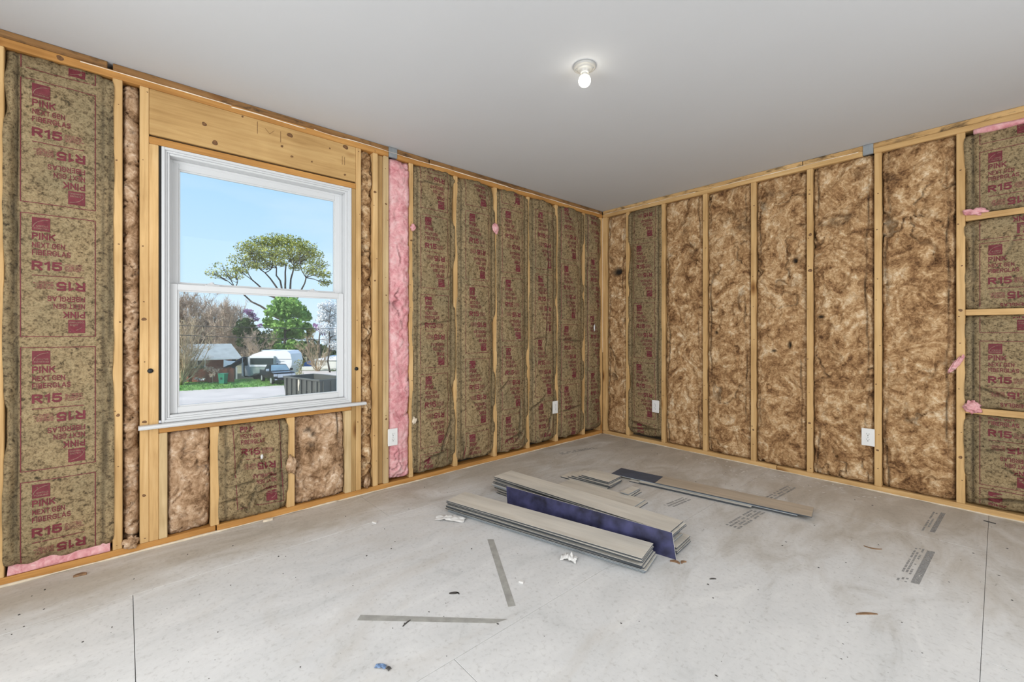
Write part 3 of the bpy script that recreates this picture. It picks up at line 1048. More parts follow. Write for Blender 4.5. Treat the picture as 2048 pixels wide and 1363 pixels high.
# pink wool showing below that batt
mbp = MB()
n = 30
for k in range(n):
    y = -4.345 + 0.335 * k / (n - 1)
    a = 0.078 + 0.016 * perlin(np.array(y * 14), np.array(0.3), 3)
    mbp.v += [(-0.07, y, 0.041), (0.002 + 0.006 * float(perlin(np.array(y * 23), np.array(.1), 2)), y, 0.043), (0.000, y, float(a) - 0.024), (-0.02, y, float(a) + 0.004), (-0.07, y, float(a) + 0.012)]
    if k:
        for q in range(4):
            mbp.f.append(((k - 1) * 5 + q, k * 5 + q, k * 5 + q + 1, (k - 1) * 5 + q + 1)); mbp.m.append(0)
build('fibre_edge', mbp, M['pink'], b1, True)['label'] = 'pink wool showing under the paper'

brown_batt('L', -3.963, -3.900, BZ0, BZ1, 'narrow bare brown batt just left of the window framing', 21, 'brown_pale', 1.7, 1.8, group=None)
brown_batt('L', -3.787, -3.599, BZ0, 0.592, 'bare brown batt under the window, left one', 24, 'brown_pale', 1.5, 1.3, group='bare brown batts under the window')
kraft_batt('L', -3.557, -3.210, BZ0, 0.592, [0.656], -3.485, 'crumpled kraft faced batt under the window', 28, 0.006, 0.012,
           [(-3.50, 0.235, 0.12, 0.01, 0.022, 0.006), (-3.37, 0.22, -0.05, -0.14, 0.02, 0.006), (-3.44, 0.40, -0.05, -0.13, 0.014, 0.005), (-3.54, 0.155, 0.10, 0.01, 0.025, 0.006), (-3.46, 0.13, 0.05, -0.06, 0.02, 0.006), (-3.53, 0.52, 0.02, -0.12, 0.012, 0.005), (-3.24, 0.45, 0.005, -0.3, 0.014, 0.006), (-3.40, 0.17, 0.12, 0.02, 0.016, 0.006), (-3.33, 0.25, 0.08, 0.02, 0.018, 0.006)], -0.05, None)
brown_batt('L', -3.163, -2.851, BZ0, 0.592, 'bare brown batt with grey stains under the window, right one', 33, 'brown_pale', 1.6, 1.3,
           stains=[(-3.08, 0.50, 0.03, 0.018, 0.8), (-3.06, 0.47, 0.02, 0.014, 0.9), (-3.07, 0.40, 0.03, 0.016, 0.8)], group='bare brown batts under the window')
brown_batt('L', -2.739, -2.655, BZ0, BZ1, 'narrow bare brown batt just right of the window framing', 39, 'brown', 1.7, 1.8, group=None)
brown_batt('L', -2.536, -2.369, BZ0 + 0.02, BZ1 - 0.004, 'narrow pink fibreglass batt right of the window', 43, 'pink', 1.3, 0.7, group=None, out=0.012)

LK = [(-2.339, -1.975, tops_from(2.02 + PIT, 5), -2.286, 'first kraft faced batt right of the pink strip'),
      (-1.937, -1.559, tops_from(2.12 + PIT, 5), -1.872, 'second kraft faced batt right of the pink strip'),
      (-1.521, -1.161, tops_from(2.215 + PIT, 5), -1.475, 'third kraft faced batt right of the pink strip'),
      (-1.122, -0.770, tops_from(2.285, 4), -1.064, 'fourth kraft faced batt right of the pink strip, wrinkled, outlet at its lower right'),
      (-0.728, -0.343, tops_from(1.81 + PIT, 4), -0.69, 'kraft faced batt second from the corner on the window wall'),
      (-0.305, -0.057, tops_from(1.92 + PIT, 5), -0.27, 'narrow kraft faced batt in the corner on the window wall')]
for k, (a, b, tp, ul, lb) in enumerate(LK):
    cr = []
    if k == 1:
        cr = [(-1.9, 0.30, 0.03, -0.2, 0.018, 0.008)]
    if k == 2:
        cr = [(-1.50, 0.60, 0.10, 0.10, 0.016, 0.008), (-1.25, 0.5, -0.02, -0.35, 0.015, 0.008), (-1.42, 0.16, 0.2, 0.05, 0.022, 0.010), (-1.2, 0.23, -0.12, -0.10, 0.02, 0.008)]
    if k == 3:
        cr = [(-1.11, 0.39, 0.17, 0.12, 0.02, 0.009), (-0.83, 0.40, -0.06, -0.25, 0.02, 0.009), (-0.92, 0.9, 0.03, 0.9, 0.014, 0.008), (-1.08, 1.05, 0.15, 0.03, 0.012, 0.007), (-0.90, 1.7, 0.02, 0.5, 0.014, 0.008)]
    if k == 0:
        cr = [(-2.33, 1.17, 0.34, 0.05, 0.012, 0.006), (-2.0, 0.42, -0.12, -0.28, 0.018, 0.009), (-2.26, 0.13, 0.2, 0.06, 0.02, 0.009), (-2.30, 2.26, 0.2, 0.02, 0.012, 0.006)]
    if k == 4:
        cr = [(-0.69, 1.05, 0.3, -0.02, 0.014, 0.008), (-0.69, 0.33, 0.3, 0.03, 0.014, 0.008)]
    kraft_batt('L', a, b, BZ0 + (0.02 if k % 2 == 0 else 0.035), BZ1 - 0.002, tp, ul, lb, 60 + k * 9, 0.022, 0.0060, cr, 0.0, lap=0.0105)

brown_batt('R', 0.059, 0.298, BZ0, BZ1, 'narrow bare brown batt with a dark hole, beside the corner', 121, 'brown', 1.2,
           holes=[(0.176, 1.775, 0.062, 0.042, 0.06)], stains=[(0.12, 1.95, 0.05, 0.08, 0.4)])
kraft_batt('R', 0.340, 0.704, BZ0 + 0.035, BZ1 - 0.004, [2.028 + PIT, 2.028, 1.42, 0.812, 0.20], 0.40,
           'kraft faced batt near the corner on the right wall, outlet at its lower right', 130, 0.010, 0.004,
           [(0.36, 0.12, 0.3, 0.03, 0.025, 0.010), (0.37, 0.19, 0.2, -0.03, 0.02, 0.010), (0.66, 0.25, 0.01, 1.9, 0.010, 0.007)], -0.01)
RB = [(0.745, 1.116, 'bare brown batt just right of the lone kraft faced batt', [], [(1.02, 1.9, 0.06, 0.07, 0.5), (0.95, 2.12, 0.05, 0.06, 0.4)]),
      (1.157, 1.526, 'second bare brown batt right of the lone kraft faced batt', [(1.235, 1.12, 0.012, 0.014, 0.03)], [(1.47, 2.05, 0.08, 0.12, 0.6), (1.36, 2.12, 0.05, 0.05, 0.4)]),
      (1.568, 1.930, 'third bare brown batt right of the lone kraft faced batt', [(1.81, 1.02, 0.012, 0.030, 0.03), (1.70, 0.97, 0.020, 0.010, 0.02), (1.85, 1.69, 0.018, 0.022, 0.03)], [(1.62, 2.22, 0.05, 0.11, 0.7), (1.72, 2.26, 0.10, 0.03, 0.6), (1.85, 1.69, 0.06, 0.04, 0.5)]),
      (1.972, 2.338, 'bare brown batt on the right wall with an outlet at its lower right', [(2.02, 1.24, 0.022, 0.012, 0.03)], [(2.14, 1.96, 0.09, 0.05, 0.7), (2.27, 2.28, 0.05, 0.04, 0.6)]),
      (2.380, 2.744, 'bare brown batt on the right wall, just right of the outlet', [], [(2.42, 2.2, 0.04, 0.1, 0.5), (2.54, 1.10, 0.05, 0.04, 0.4)])]
for k, (a, b, lb, ho, stn) in enumerate(RB):
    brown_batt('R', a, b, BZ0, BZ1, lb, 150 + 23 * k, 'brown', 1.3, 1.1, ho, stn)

K9 = [(1.864, BZ1 - 0.02, [2.235 + PIT, 2.235], 'topmost kraft faced piece at the right edge, above the first block'),
      (1.268, 1.822, [2.235 + 0.02, 1.672], 'second kraft faced piece from the top at the right edge, between two blocks'),
      (0.653, 1.226, [1.62 + 0.06, 1.070], 'third kraft faced piece from the top at the right edge, between two blocks'),
      (BZ0 + 0.01, 0.611, [0.745, 0.165], 'lowest kraft faced piece at the right edge, by the floor')]
for k, (a, b, tp, lb) in enumerate(K9):
    cr = [(2.818, a + 0.06, 0.004, (b - a) - 0.12, 0.016, 0.006)]
    if k == 3:
        cr += [(2.87, 0.39, 0.2, 0.05, 0.016, 0.006), (2.85, 0.08, 0.25, 0.06, 0.03, 0.010), (2.95, 0.30, 0.12, -0.08, 0.014, 0.006)]
    if k == 2:
        cr += [(2.84, 0.79, 0.12, -0.07, 0.018, 0.007), (3.0, 0.72, 0.12, 0.05, 0.018, 0.007)]
    if k == 1:
        cr += [(2.95, 1.55, 0.05, 0.2, 0.010, 0.005)]
    bb = kraft_batt('R', 2.787, 3.164, a, b, tp, 2.846, lb, 230 + 13 * k, 0.006, 0.004, cr, 0.0, 'kraft faced pieces between the blocks')
    if k == 0:
        us = np.linspace(2.82, 3.16, 16)
        mb = MB().tube([(x, -0.002 + 0.01, BZ1 - 0.018 + 0.006 * float(perlin(np.array(x * 12), np.array(.4), 9))) for x in us], 0.017 + 0.010 * perlin(us * 9, us * 0, 6), 7)
        build('fibre_edge', mb, M['pink'], bb, True)['label'] = 'pink wool showing over the paper'
# the bays beyond the right edge of the view, out to the side wall
for wl_, a, b, s_ in (('R', 3.203, 3.57, 401), ('R', 3.61, 3.98, 402), ('L', -4.76, -4.393, 403)):
    o = brown_batt(wl_, a, b, BZ0, BZ1, 'x', s_, 'brown', 1.2)
    for k_ in ('label', 'category', 'group'):
        if k_ in o.keys():
            del o[k_]
    o.name = 'insulation_fill'
    o.parent = wall_r if wl_ == 'R' else wall_l
lum('L', 'stud', -4.80, -4.762, Z0, Z1, M['stud'])


# loose tufts of wool
def tuft(c, r, seed, mat, label, n=14):
    vs, fs = [], []
    for i in range(n + 1):
        th = math.pi * i / n
        for k in range(2 * n):
            ph = 2 * math.pi * k / (2 * n)
            d = np.array([math.sin(th) * math.cos(ph), math.sin(th) * math.sin(ph), math.cos(th)])
            q = 1 + 0.85 * float(fbm(np.array(d[0] * 1.8 + d[2]), np.array(d[1] * 1.8 - d[2] * 0.7), seed, 3))
            vs.append((c[0] + d[0] * r[0] * q, c[1] + d[1] * r[1] * q, c[2] + d[2] * r[2] * q))
    for i in range(n):
        for k in range(2 * n):
            fs.append((i * 2 * n + k, i * 2 * n + (k + 1) % (2 * n), (i + 1) * 2 * n + (k + 1) % (2 * n), (i + 1) * 2 * n + k))
    o = finish('wool_tuft', vs, fs, M[mat], None, True, (c[0], c[1], c[2]))
    return tag(o, label, 'wool tuft')


tuft((2.825, -0.012, 1.872), (0.045, 0.016, 0.020), 3, 'pink', 'pink wool tuft lying on the topmost block at the right edge')
tuft((2.818, -0.014, 0.660), (0.036, 0.016, 0.034), 5, 'pink', 'pink wool tuft hanging over the lowest block at the right edge')
o = tuft((2.748, -0.012, 0.925), (0.014, 0.008, 0.062), 8, 'pink', 'thin pink wool strand across the last stud on the right')
o.rotation_euler = (0, 0.55, 0)
tuft((0.010, -1.545, 2.025), (0.012, 0.030, 0.040), 11, 'pink', 'pale pink tuft clinging to a stud between kraft batts')
tuft((0.022, -2.352, 1.902), (0.012, 0.020, 0.022), 14, 'pink', 'small pink tuft at the upper right of the pink strip')
tuft((0.004, -2.333, 0.46), (0.010, 0.018, 0.022), 15, 'caulk', 'cream wool scrap on the stud right of the low outlet')
tuft((0.008, -3.185, 0.30), (0.008, 0.026, 0.050), 17, 'brown_pale', 'brown wool wisp spilling over the stud under the window')
tuft((0.004, -3.935, 0.060), (0.02, 0.028, 0.028), 18, 'brown_pale', 'brown wool scrap at the foot of the narrow left batt')
tuft((0.004, -2.70, 0.085), (0.010, 0.018, 0.040), 19, 'brown_pale', 'pale wool strand at the foot of the narrow right batt')

# ------------------------------------------------------------------ window
win = structure(empty('window_1', (-0.05, -3.3085, 0.63)), 'white double hung window')


def ring(mb, y0, y1, z0, z1, w, h0, h1, c=0.0015, sides='lrtb'):
    if 'l' in sides: mb.box(h0, h1, y0, y0 + w, z0, z1, c)
    if 'r' in sides: mb.box(h0, h1, y1 - w, y1, z0, z1, c)
    if 't' in sides: mb.box(h0, h1, y0 + w, y1 - w, z1 - w, z1, c)
    if 'b' in sides: mb.box(h0, h1, y0 + w, y1 - w, z0, z0 + w, c)
    return mb


fm = MB()
ring(fm, -3.812, -2.8065, 0.646, 2.100, 0.0142, -0.110, 0.002, 0.002)
ring(fm, -3.798, -2.8205, 0.660, 2.086, 0.0095, -0.110, -0.009, 0.001)
ring(fm, -3.7888, -2.8297, 0.6692, 2.0768, 0.0125, -0.110, -0.013, 0.003)
ring(fm, -3.7765, -2.842, 0.672, 2.0645, 0.016, -0.112, -0.0735, 0.002, 'lrt')
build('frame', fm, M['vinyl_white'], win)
build('frame_gap_shade', MB().box(-0.088, -0.004, -3.8225, -3.8125, 0.66, 2.10), M['shadow_gap'], win)['label'] = 'black strip of painted shade beside the frame'  # dark filler strip standing in for shade in the gap
lo = ring(MB(), -3.7755, -2.843, 0.6825, 1.386, 0.0345, -0.072, -0.044, 0.003)
ring(lo, -3.7415, -2.877, 0.7165, 1.353, 0.008, -0.066, -0.051, 0.001)
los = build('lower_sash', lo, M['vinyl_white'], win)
build('glass_pane', MB().box(-0.0605, -0.0565, -3.737, -2.881, 0.720, 1.349), M['glass'], los)
up = ring(MB(), -3.768, -2.856, 1.358, 2.052, 0.034, -0.104, -0.076, 0.003)
ring(up, -3.735, -2.889, 1.391, 2.019, 0.008, -0.098, -0.083, 0.001)
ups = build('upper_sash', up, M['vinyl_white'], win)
build('glass_pane', MB().box(-0.0925, -0.0885, -3.731, -2.893, 1.395, 2.015), M['glass'], ups)
for y in (-3.585, -3.04):
    k = MB().box(-0.070, -0.047, y - 0.035, y + 0.035, 1.3855, 1.392, 0.002).box(-0.067, -0.050, y - 0.022, y + 0.012, 1.392, 1.399, 0.002)
    k.lathe([(0.010, 0.0), (0.010, 0.006), (0.006, 0.008), (0.0, 0.008)], 14, (-0.058, y, 1.398))
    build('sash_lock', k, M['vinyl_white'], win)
sp = [(-0.095, 0.6255), (0.040, 0.6255), (0.046, 0.629), (0.049, 0.636), (0.046, 0.643), (0.040, 0.6465), (-0.095, 0.6455)]
stl = MB().prism([p for p in sp], (1, 0, 0), (0, 0, 1), (0, -3.905, 0), (0, 1.184, 0))
stl.v = [(p[0] if (-3.83 < p[1] < -2.80) or p[0] > 0.0035 else 0.0035, p[1], p[2]) for p in stl.v]
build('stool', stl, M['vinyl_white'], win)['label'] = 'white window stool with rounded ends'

# ------------------------------------------------------------------ outlets
def outlet(wall, u, z, label, w=0.074, h=0.122, plain=False):
    base = wall_map(wall, np.array(u), np.array(z - h / 2), np.array(0.0))
    r = tag(empty('outlet', tuple(base)), label, 'outlet', 'white outlets on the stud walls')

    def wbox(mb, a0, a1, b0, b1, h0, h1, c=0.0, mi=0):
        if wall == 'L':
            return mb.box(h0, h1, u + a0, u + a1, z + b0, z + b1, c, mi)
        return mb.box(u + a0, u + a1, -h1, -h0, z + b0, z + b1, c, mi)
    build('box', wbox(MB(), -w / 2 + 0.008, w / 2 - 0.008, -h / 2 + 0.010, h / 2 - 0.010, -0.05, 0.0165), M['white_plastic'], r)
    build('cover_plate', wbox(MB(), -w / 2, w / 2, -h / 2, h / 2, 0.017, 0.0235, 0.0022), M['white_plastic'], r)
    for s in (-1, 1):
        pr = []
        for q in range(20):
            t = 2 * math.pi * q / 20
            pr.append((0.0165 * math.cos(t), np.clip(0.0165 * math.sin(t), -0.0135, 0.0135)))
        mb = MB()
        if wall == 'L':
            mb.prism(pr, (0, 1, 0), (0, 0, 1), (0.0236, u, z + s * 0.0195), (0.0016, 0, 0))
        else:
            mb.prism(pr, (1, 0, 0), (0, 0, 1), (u, -0.0236, z + s * 0.0195), (0, -0.0016, 0))
        rc = build('receptacle', mb, M['white_plastic'], r)
        sl = MB()
        for a0, a1, b0, b1 in ((-0.0075, -0.0055, 0.000, 0.009), (0.0055, 0.0075, 0.001, 0.008), (-0.0025, 0.0025, -0.009, -0.004)):
            wbox(sl, a0, a1, b0 + s * 0.0195, b1 + s * 0.0195, 0.0252, 0.0255)
        build('slots', sl, M['black'], rc)
    sc = MB()
    if wall == 'L':
        sc.prism([(0.003 * math.cos(t), 0.003 * math.sin(t)) for t in np.linspace(0, 6.0, 9)], (0, 1, 0), (0, 0, 1), (0.0236, u, z), (0.0012, 0, 0))
    else:
        sc.prism([(0.003 * math.cos(t), 0.003 * math.sin(t)) for t in np.linspace(0, 6.0, 9)], (1, 0, 0), (0, 0, 1), (u, -0.0236, z), (0, -0.0012, 0))
    build('cover_screw', sc, M['steel'], r)


outlet('L', -2.515, 0.368, 'white duplex outlet beside the pink strip, right of the window')
outlet('L', -0.795, 0.385, 'white outlet between kraft batts on the window wall near the corner')
outlet('R', 0.655, 0.386, 'white outlet on the kraft faced batt near the corner, right wall')
outlet('R', 2.308, 0.379, 'white duplex outlet among the bare brown batts on the right wall')

# ------------------------------------------------------------------ ceiling lamp
LX, LY = 1.537, -2.228
lamp = tag(empty('ceiling_lamp', (LX, LY, H)), 'bare lit bulb in a white ceiling lampholder', 'lamp')
hol = MB().lathe([(0.0, 0), (0.056, 0), (0.057, -0.004), (0.055, -0.010), (0.050, -0.0125), (0.047, -0.0115), (0.041, -0.0125), (0.038, -0.017), (0.033, -0.019), (0.027, -0.021), (0.0235, -0.026), (0.0215, -0.034), (0.0185, -0.036), (0.0, -0.036)], 40, (LX, LY, H - 0.0005))
hb = build('holder_base', hol, M['porcelain'], lamp, True)
for a in (0.6, 3.75):
    mb = MB().lathe([(0.004, 0.003), (0.004, -0.002), (0.0025, -0.003), (0.0, -0.003)], 10, (LX + 0.043 * math.cos(a), LY + 0.043 * math.sin(a), H - 0.0125))
    build('screw', mb, M['steel'], hb)
build('bulb_collar', MB().lathe([(0.0145, -0.033), (0.0145, -0.046), (0.0155, -0.052)], 28, (LX, LY, H)), M['porcelain'], lamp, True)
pr = [(0.0152, -0.050)] + [(0.0305 * math.sin(t), -0.0745 + 0.0305 * math.cos(t)) for t in np.linspace(0.52, math.pi, 16)]
build('bulb', MB().lathe(pr, 28, (LX, LY, H)), M['bulb'], lamp, True)['label'] = 'glowing round bulb'

# ------------------------------------------------------------------ planks
PL, PWID, PT_ = 1.22, 0.178, 0.0062
rs_core = random.Random(2)


def plank(x, y, z, ang, length, width, label, group, top='plank', flip=False, roll=0.0, back='backing', name='vinyl_plank', tl=0.0):
    """x, y is the middle; ang turns about the vertical; the plank's long side runs along its own x"""
    r = empty(name, (x, y, z))
    tag(r, label, 'plank', group)
    hl, hw = length / 2, width / 2
    a = MB().box(-hl, hl, -hw, hw, 0.0052, PT_, 0.0006)
    o1 = build('wear_layer', a, M[top])
    b = MB().box(-hl, hl, -hw + 0.001, hw - 0.001, 0.0016, 0.0051)
    b.box(-hl + 0.003, hl - 0.003, -hw - 0.0045, -hw + 0.001, 0.0024, 0.0040)      # tongue
    o2 = build('core', b, M['core_dark' if rs_core.random() < 0.88 else 'core'])
    c = MB().box(-hl, hl, -hw, hw, 0.0, 0.0015)
    o3 = build('backing', c, M[back])
    for o in (o1, o2, o3):
        o.parent = r
    r.rotation_euler = (math.pi if flip else 0.0, tl, ang) if not roll else (roll, tl, ang)
    if flip:
        r.location.z = z + PT_
    return r


def recolor(o, mats):
    pass


ORD = ['topmost', 'second', 'third', 'fourth', 'fifth', 'sixth', 'seventh', 'eighth', 'ninth', 'tenth', 'eleventh', 'twelfth', 'thirteenth', 'fourteenth']
rs = random.Random(5)


def stack(cx, cy, ang, n, length, width, where, group, jx, jy, ja, dz, lens=None, tops=None):
    for k in range(n):
        last = k == n - 1
        x = cx + (0 if last else rs.uniform(-jx, jx)) + (jx * 0.6 * (n - 1 - k) / n)
        y = cy + (0 if last else rs.uniform(-jy, jy))
        nth = ORD[n - 1 - k]
        lab = ('%s plank of the %s' % (nth, where)) if last else ('%s plank from the top of the %s' % (nth, where))
        plank(x, y, 0.0012 + dz * k, ang + (0 if last else rs.uniform(-ja, ja)), length if not lens else lens[k], width, lab, group, tops[k] if tops else 'plank')


# front stack: ten planks
a1 = math.radians(13.7)
stack(1.197, -2.216, a1, 10, 1.235, 0.178, 'front stack nearest the viewer', 'planks of the front stack', 0.012, 0.010, 0.008, 0.0068)
# middle stack: fourteen planks
a2 = math.radians(5.7)
stack(1.175, -1.862, a2, 14, 1.262, 0.180, 'tall middle stack', 'planks of the middle stack', 0.026, 0.012, 0.012, 0.0077)
# the blue plank on edge between the two stacks
bp = empty('vinyl_plank', (1.352, -2.018, 0.0))
tag(bp, 'indigo backed plank standing on edge against the middle stack', 'plank')
ab = math.atan2(0.180, 1.02)
ca, sa = math.cos(ab), math.sin(ab)


def bpt(t, h, off):
    """t along the plank, h up its face, off through its thickness"""
    lean = 0.10
    return (1.352 + ca * t - sa * (off + lean * h), -2.018 + sa * t + ca * (off + lean * h), 0.001 + h)


def slab_on_edge(o0, o1, mat, name, hh=0.122):
    q = [(-0.545, 0.0), (0.522, 0.0), (0.498, hh), (-0.565, hh)]
    vs = [bpt(t, h, o0) for t, h in q] + [bpt(t, h, o1) for t, h in q]
    fs = [(0, 1, 2, 3), (7, 6, 5, 4), (0, 4, 5, 1), (1, 5, 6, 2), (2, 6, 7, 3), (3, 7, 4, 0)]
    o = finish(name, np.array(vs) - np.array((1.352, -2.018, 0.0)), fs, M[mat])
    o.parent = bp
    return o


slab_on_edge(0.0, 0.0016, 'backing_blue', 'backing')['label'] = 'indigo blue underside'
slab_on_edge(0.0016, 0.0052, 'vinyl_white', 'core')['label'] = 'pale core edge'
slab_on_edge(0.0052, 0.0064, 'plank', 'wear_layer')
# plank lying flat behind the middle stack
plank(1.10, -1.505, 0.0012, math.radians(5), 0.60, PWID, 'lower of two grey planks lying flat behind the middle stack', 'planks behind the middle stack')
plank(1.075, -1.500, 0.0080, math.radians(6), 0.60, PWID, 'upper of two grey planks lying flat behind the middle stack', 'planks behind the middle stack')
# short cut pieces
for k, (x, y, an, ln) in enumerate(((0.855, -1.325, 6, 0.40), (0.885, -1.30, 8, 0.36), (0.900, -1.295, 5, 0.33), (0.915, -1.275, 7, 0.26), (0.925, -1.270, 5, 0.235))):
    nth = ORD[4 - k]
    plank(x, y, 0.0012 + 0.0085 * k, math.radians(an), ln, PWID, '%s short plank offcut of the small pile behind the stacks' % (nth if k == 4 else nth + ' from the top'), 'short plank offcuts', )
for k, (x, y, an, ln) in enumerate(((1.228, -1.335, 4, 0.075), (1.222, -1.330, 8, 0.065), (1.216, -1.328, 3, 0.060))):
    plank(x, y, 0.0012 + 0.0085 * k, math.radians(an), ln, 0.16, '%s narrow plank offcut lying right of the small pile' % ('bottom', 'middle', 'top')[k], 'narrow plank offcuts')
# thin pile on the right
a3 = math.radians(9.7)
plank(1.425, -0.975, 0.0012, a3, 0.74, PWID, 'bottom plank of the flat pile near the right wall', 'planks of the flat right pile')
plank(1.500, -0.965, 0.0080, a3, 0.74, PWID, 'second plank from the bottom of the flat pile near the right wall', 'planks of the flat right pile')
plank(1.500, -0.935, 0.0150, math.radians(9.2), 1.22, PWID, 'upside down plank with slate blue back showing, near the right wall', 'planks of the flat right pile', flip=True)
plank(1.72, -0.895, 0.0080, math.radians(9.0), 0.76, PWID, 'third plank from the bottom of the flat pile near the right wall', 'planks of the flat right pile')
plank(1.708, -0.905, 0.0225, math.radians(9.7), 0.94, PWID, 'tan plank on top of the flat pile near the right wall', 'planks of the flat right pile', top='plank_tan')

# ------------------------------------------------------------------ tape, scraps, debris on the floor
def quad_tape(q, label):
    mb = MB()
    n = 14
    top, bot = [], []
    vs, fs = [], []
    for i in range(n + 1):
        t = i / n
        for a, b in ((q[0], q[3]), (q[1], q[2])):
            vs.append((a[0] + (b[0] - a[0]) * t, a[1] + (b[1] - a[1]) * t, 0.0009))
    for i in range(n):
        fs.append((2 * i, 2 * i + 1, 2 * i + 3, 2 * i + 2))
    m0 = len(vs)
    vs += [(p[0], p[1], 0.0003) for p in vs]
    for i in range(n):
        fs.append((2 * i, 2 * i + 2, m0 + 2 * i + 2, m0 + 2 * i)); fs.append((2 * i + 1, m0 + 2 * i + 1, m0 + 2 * i + 3, 2 * i + 3))
    fs.append((0, m0, m0 + 1, 1)); fs.append((2 * n, 2 * n + 1, m0 + 2 * n + 1, m0 + 2 * n))
    c = ((q[0][0] + q[2][0]) / 2, (q[0][1] + q[2][1]) / 2, 0)
    return tag(finish('tape_strip', vs, fs, M['tape'], None, False, c), label, 'tape', 'grey tape strips on the floor')


quad_tape([(1.079, -2.488), (1.101, -2.463), (1.605, -2.759), (1.59, -2.785)], 'grey tape strip pointing at the front plank stack')
quad_tape([(1.237, -3.257), (1.26, -3.28), (1.631, -2.890), (1.645, -2.838)], 'grey tape strip lying nearest the viewer')


def crumple(x, y, r, hgt, seed, mat, label, cat='scrap', name='paper_scrap', ang=0.0, n=13):
    vs, fs = [], []
    for j in range(n):
        for i in range(n):
            a, b = (i / (n - 1) - 0.5) * 2, (j / (n - 1) - 0.5) * 2
            rr = 1 - 0.35 * abs(float(perlin(np.array(a * 2.0), np.array(b * 2.0), seed + 2)))
            px, py = a * r[0] * rr, b * r[1] * rr
            hh = hgt * max(0.0, (1 - (a * a + b * b) * 0.55)) * (0.35 + 1.5 * abs(float(fbm(np.array(a * 2.2), np.array(b * 2.2), seed, 3)))) + 0.002
            vs.append((x + px * math.cos(ang) - py * math.sin(ang), y + px * math.sin(ang) + py * math.cos(ang), hh))
    for j in range(n - 1):
        for i in range(n - 1):
            fs.append((j * n + i, j * n + i + 1, (j + 1) * n + i + 1, (j + 1) * n + i))
    return tag(finish(name, vs, fs, mat, None, True, (x, y, 0)), label, cat)


M['paper'] = flat('white_film', (0.72, 0.71, 0.69), 0.45, 0.05, 20)
tuft((0.030, -0.184, 1.17), (0.005, 0.010, 0.030), 25, 'paper', 'white paper fleck on the corner kraft faced batt, window wall')
tuft((0.022, -3.35, 0.386), (0.004, 0.007, 0.012), 26, 'paper', 'small white fleck on the crumpled kraft faced batt under the window')
M['chip'] = flat('wood_chip', (0.24, 0.14, 0.075), 0.8, 0.3, 60)
M['chip_dark'] = flat('dark_chip', (0.07, 0.065, 0.06), 0.8, 0.3, 60)
M['blue_scrap'] = flat('blue_scrap', (0.16, 0.25, 0.42), 0.6, 0.3, 60)
crumple(0.735, -2.495, (0.095, 0.035), 0.024, 4, M['paper'], 'crumpled white film by the left end of the front stack', ang=0.62)
crumple(1.512, -2.315, (0.042, 0.030), 0.036, 9, M['paper'], 'crumpled white film in front of the front stack', ang=0.4)
crumple(1.545, -3.315, (0.020, 0.010), 0.012, 14, M['blue_scrap'], 'small blue scrap on the floor near the viewer', ang=0.7)
crumple(1.572, -3.300, (0.008, 0.007), 0.010, 15, M['chip_dark'], 'tiny dark scrap touching the blue scrap', ang=0.2)


def chip(x, y, ln, wd, ang, mat, label, bend=0.02, name='wood_chip', th=0.003):
    n = 8
    pts, vs, fs = [], [], []
    for i in range(n + 1):
        t = i / n * 2 - 1
        px, py = t * ln / 2, bend * (1 - t * t)
        ww = wd / 2 * (1 - 0.7 * t * t) + 0.0006
        for s_ in (-1, 1):
            for z in (0.0003, 0.0003 + th):
                qx, qy = px, py + s_ * ww
                vs.append((x + qx * math.cos(ang) - qy * math.sin(ang), y + qx * math.sin(ang) + qy * math.cos(ang), z))
    for i in range(n):
        o = 4 * i
        fs += [(o + 1, o + 5, o + 7, o + 3), (o, o + 2, o + 6, o + 4), (o, o + 4, o + 5, o + 1), (o + 2, o + 3, o + 7, o + 6)]
    fs += [(0, 1, 3, 2), (4 * n, 4 * n + 2, 4 * n + 3, 4 * n + 1)]
    return tag(finish(name, vs, fs, mat, None, False, (x, y, 0)), label, 'chip')


chip(1.365, -2.899, 0.040, 0.012, 0.95, M['chip_dark'], 'dark splinter between the two tape strips', 0.001)
chip(1.375, -2.888, 0.022, 0.005, 0.2, M['chip_dark'], 'small splinter crossing the dark one between the tape strips', 0.002)
chip(2.576, -1.751, 0.085, 0.010, 0.85, M['chip'], 'brown wood shaving on the floor at the right foreground', 0.004)
chip(2.488, -1.045, 0.075, 0.008, 0.35, M['chip'], 'curved brown wood shaving before the right wall', -0.014)
chip(1.875, -1.955, 0.045, 0.014, 0.25, M['chip'], 'brown shavings at the right end of the indigo plank', 0.010, th=0.006)
chip(1.905, -1.925, 0.030, 0.012, 1.3, M['chip'], 'brown shaving just right of the indigo plank', 0.008, th=0.006)
chip(2.06, -1.96, 0.03, 0.005, 0.9, M['chip_dark'], 'dark splinter right of the plank stacks', 0.002)
chip(1.405, -3.145, 0.042, 0.003, 1.9, M['chip_dark'], 'thin dark wire end beside the nearer tape strip', 0.002)
chip(2.89, -0.145, 0.05, 0.006, -0.2, M['chip_dark'], 'dark nail lying by the plate on the far right', 0.0, th=0.005)
chip(0.105, -4.11, 0.045, 0.02, 1.4, M['chip'], 'brown leaf scrap on the floor under the left batt', 0.006, th=0.008)
chip(0.48, -2.86, 0.03, 0.018, 0.4, M['paper'], 'white plaster crumb on the floor under the window', 0.006, th=0.008)
chip(1.50, -2.63, 0.022, 0.014, 0.4, M['paper'], 'white plaster crumb near the top of a tape strip', 0.003, th=0.008)
chip(0.03, -3.32, 0.05, 0.022, 1.5, M['caulk'], 'cream foam scrap on the plate under the window', 0.004, th=0.012)

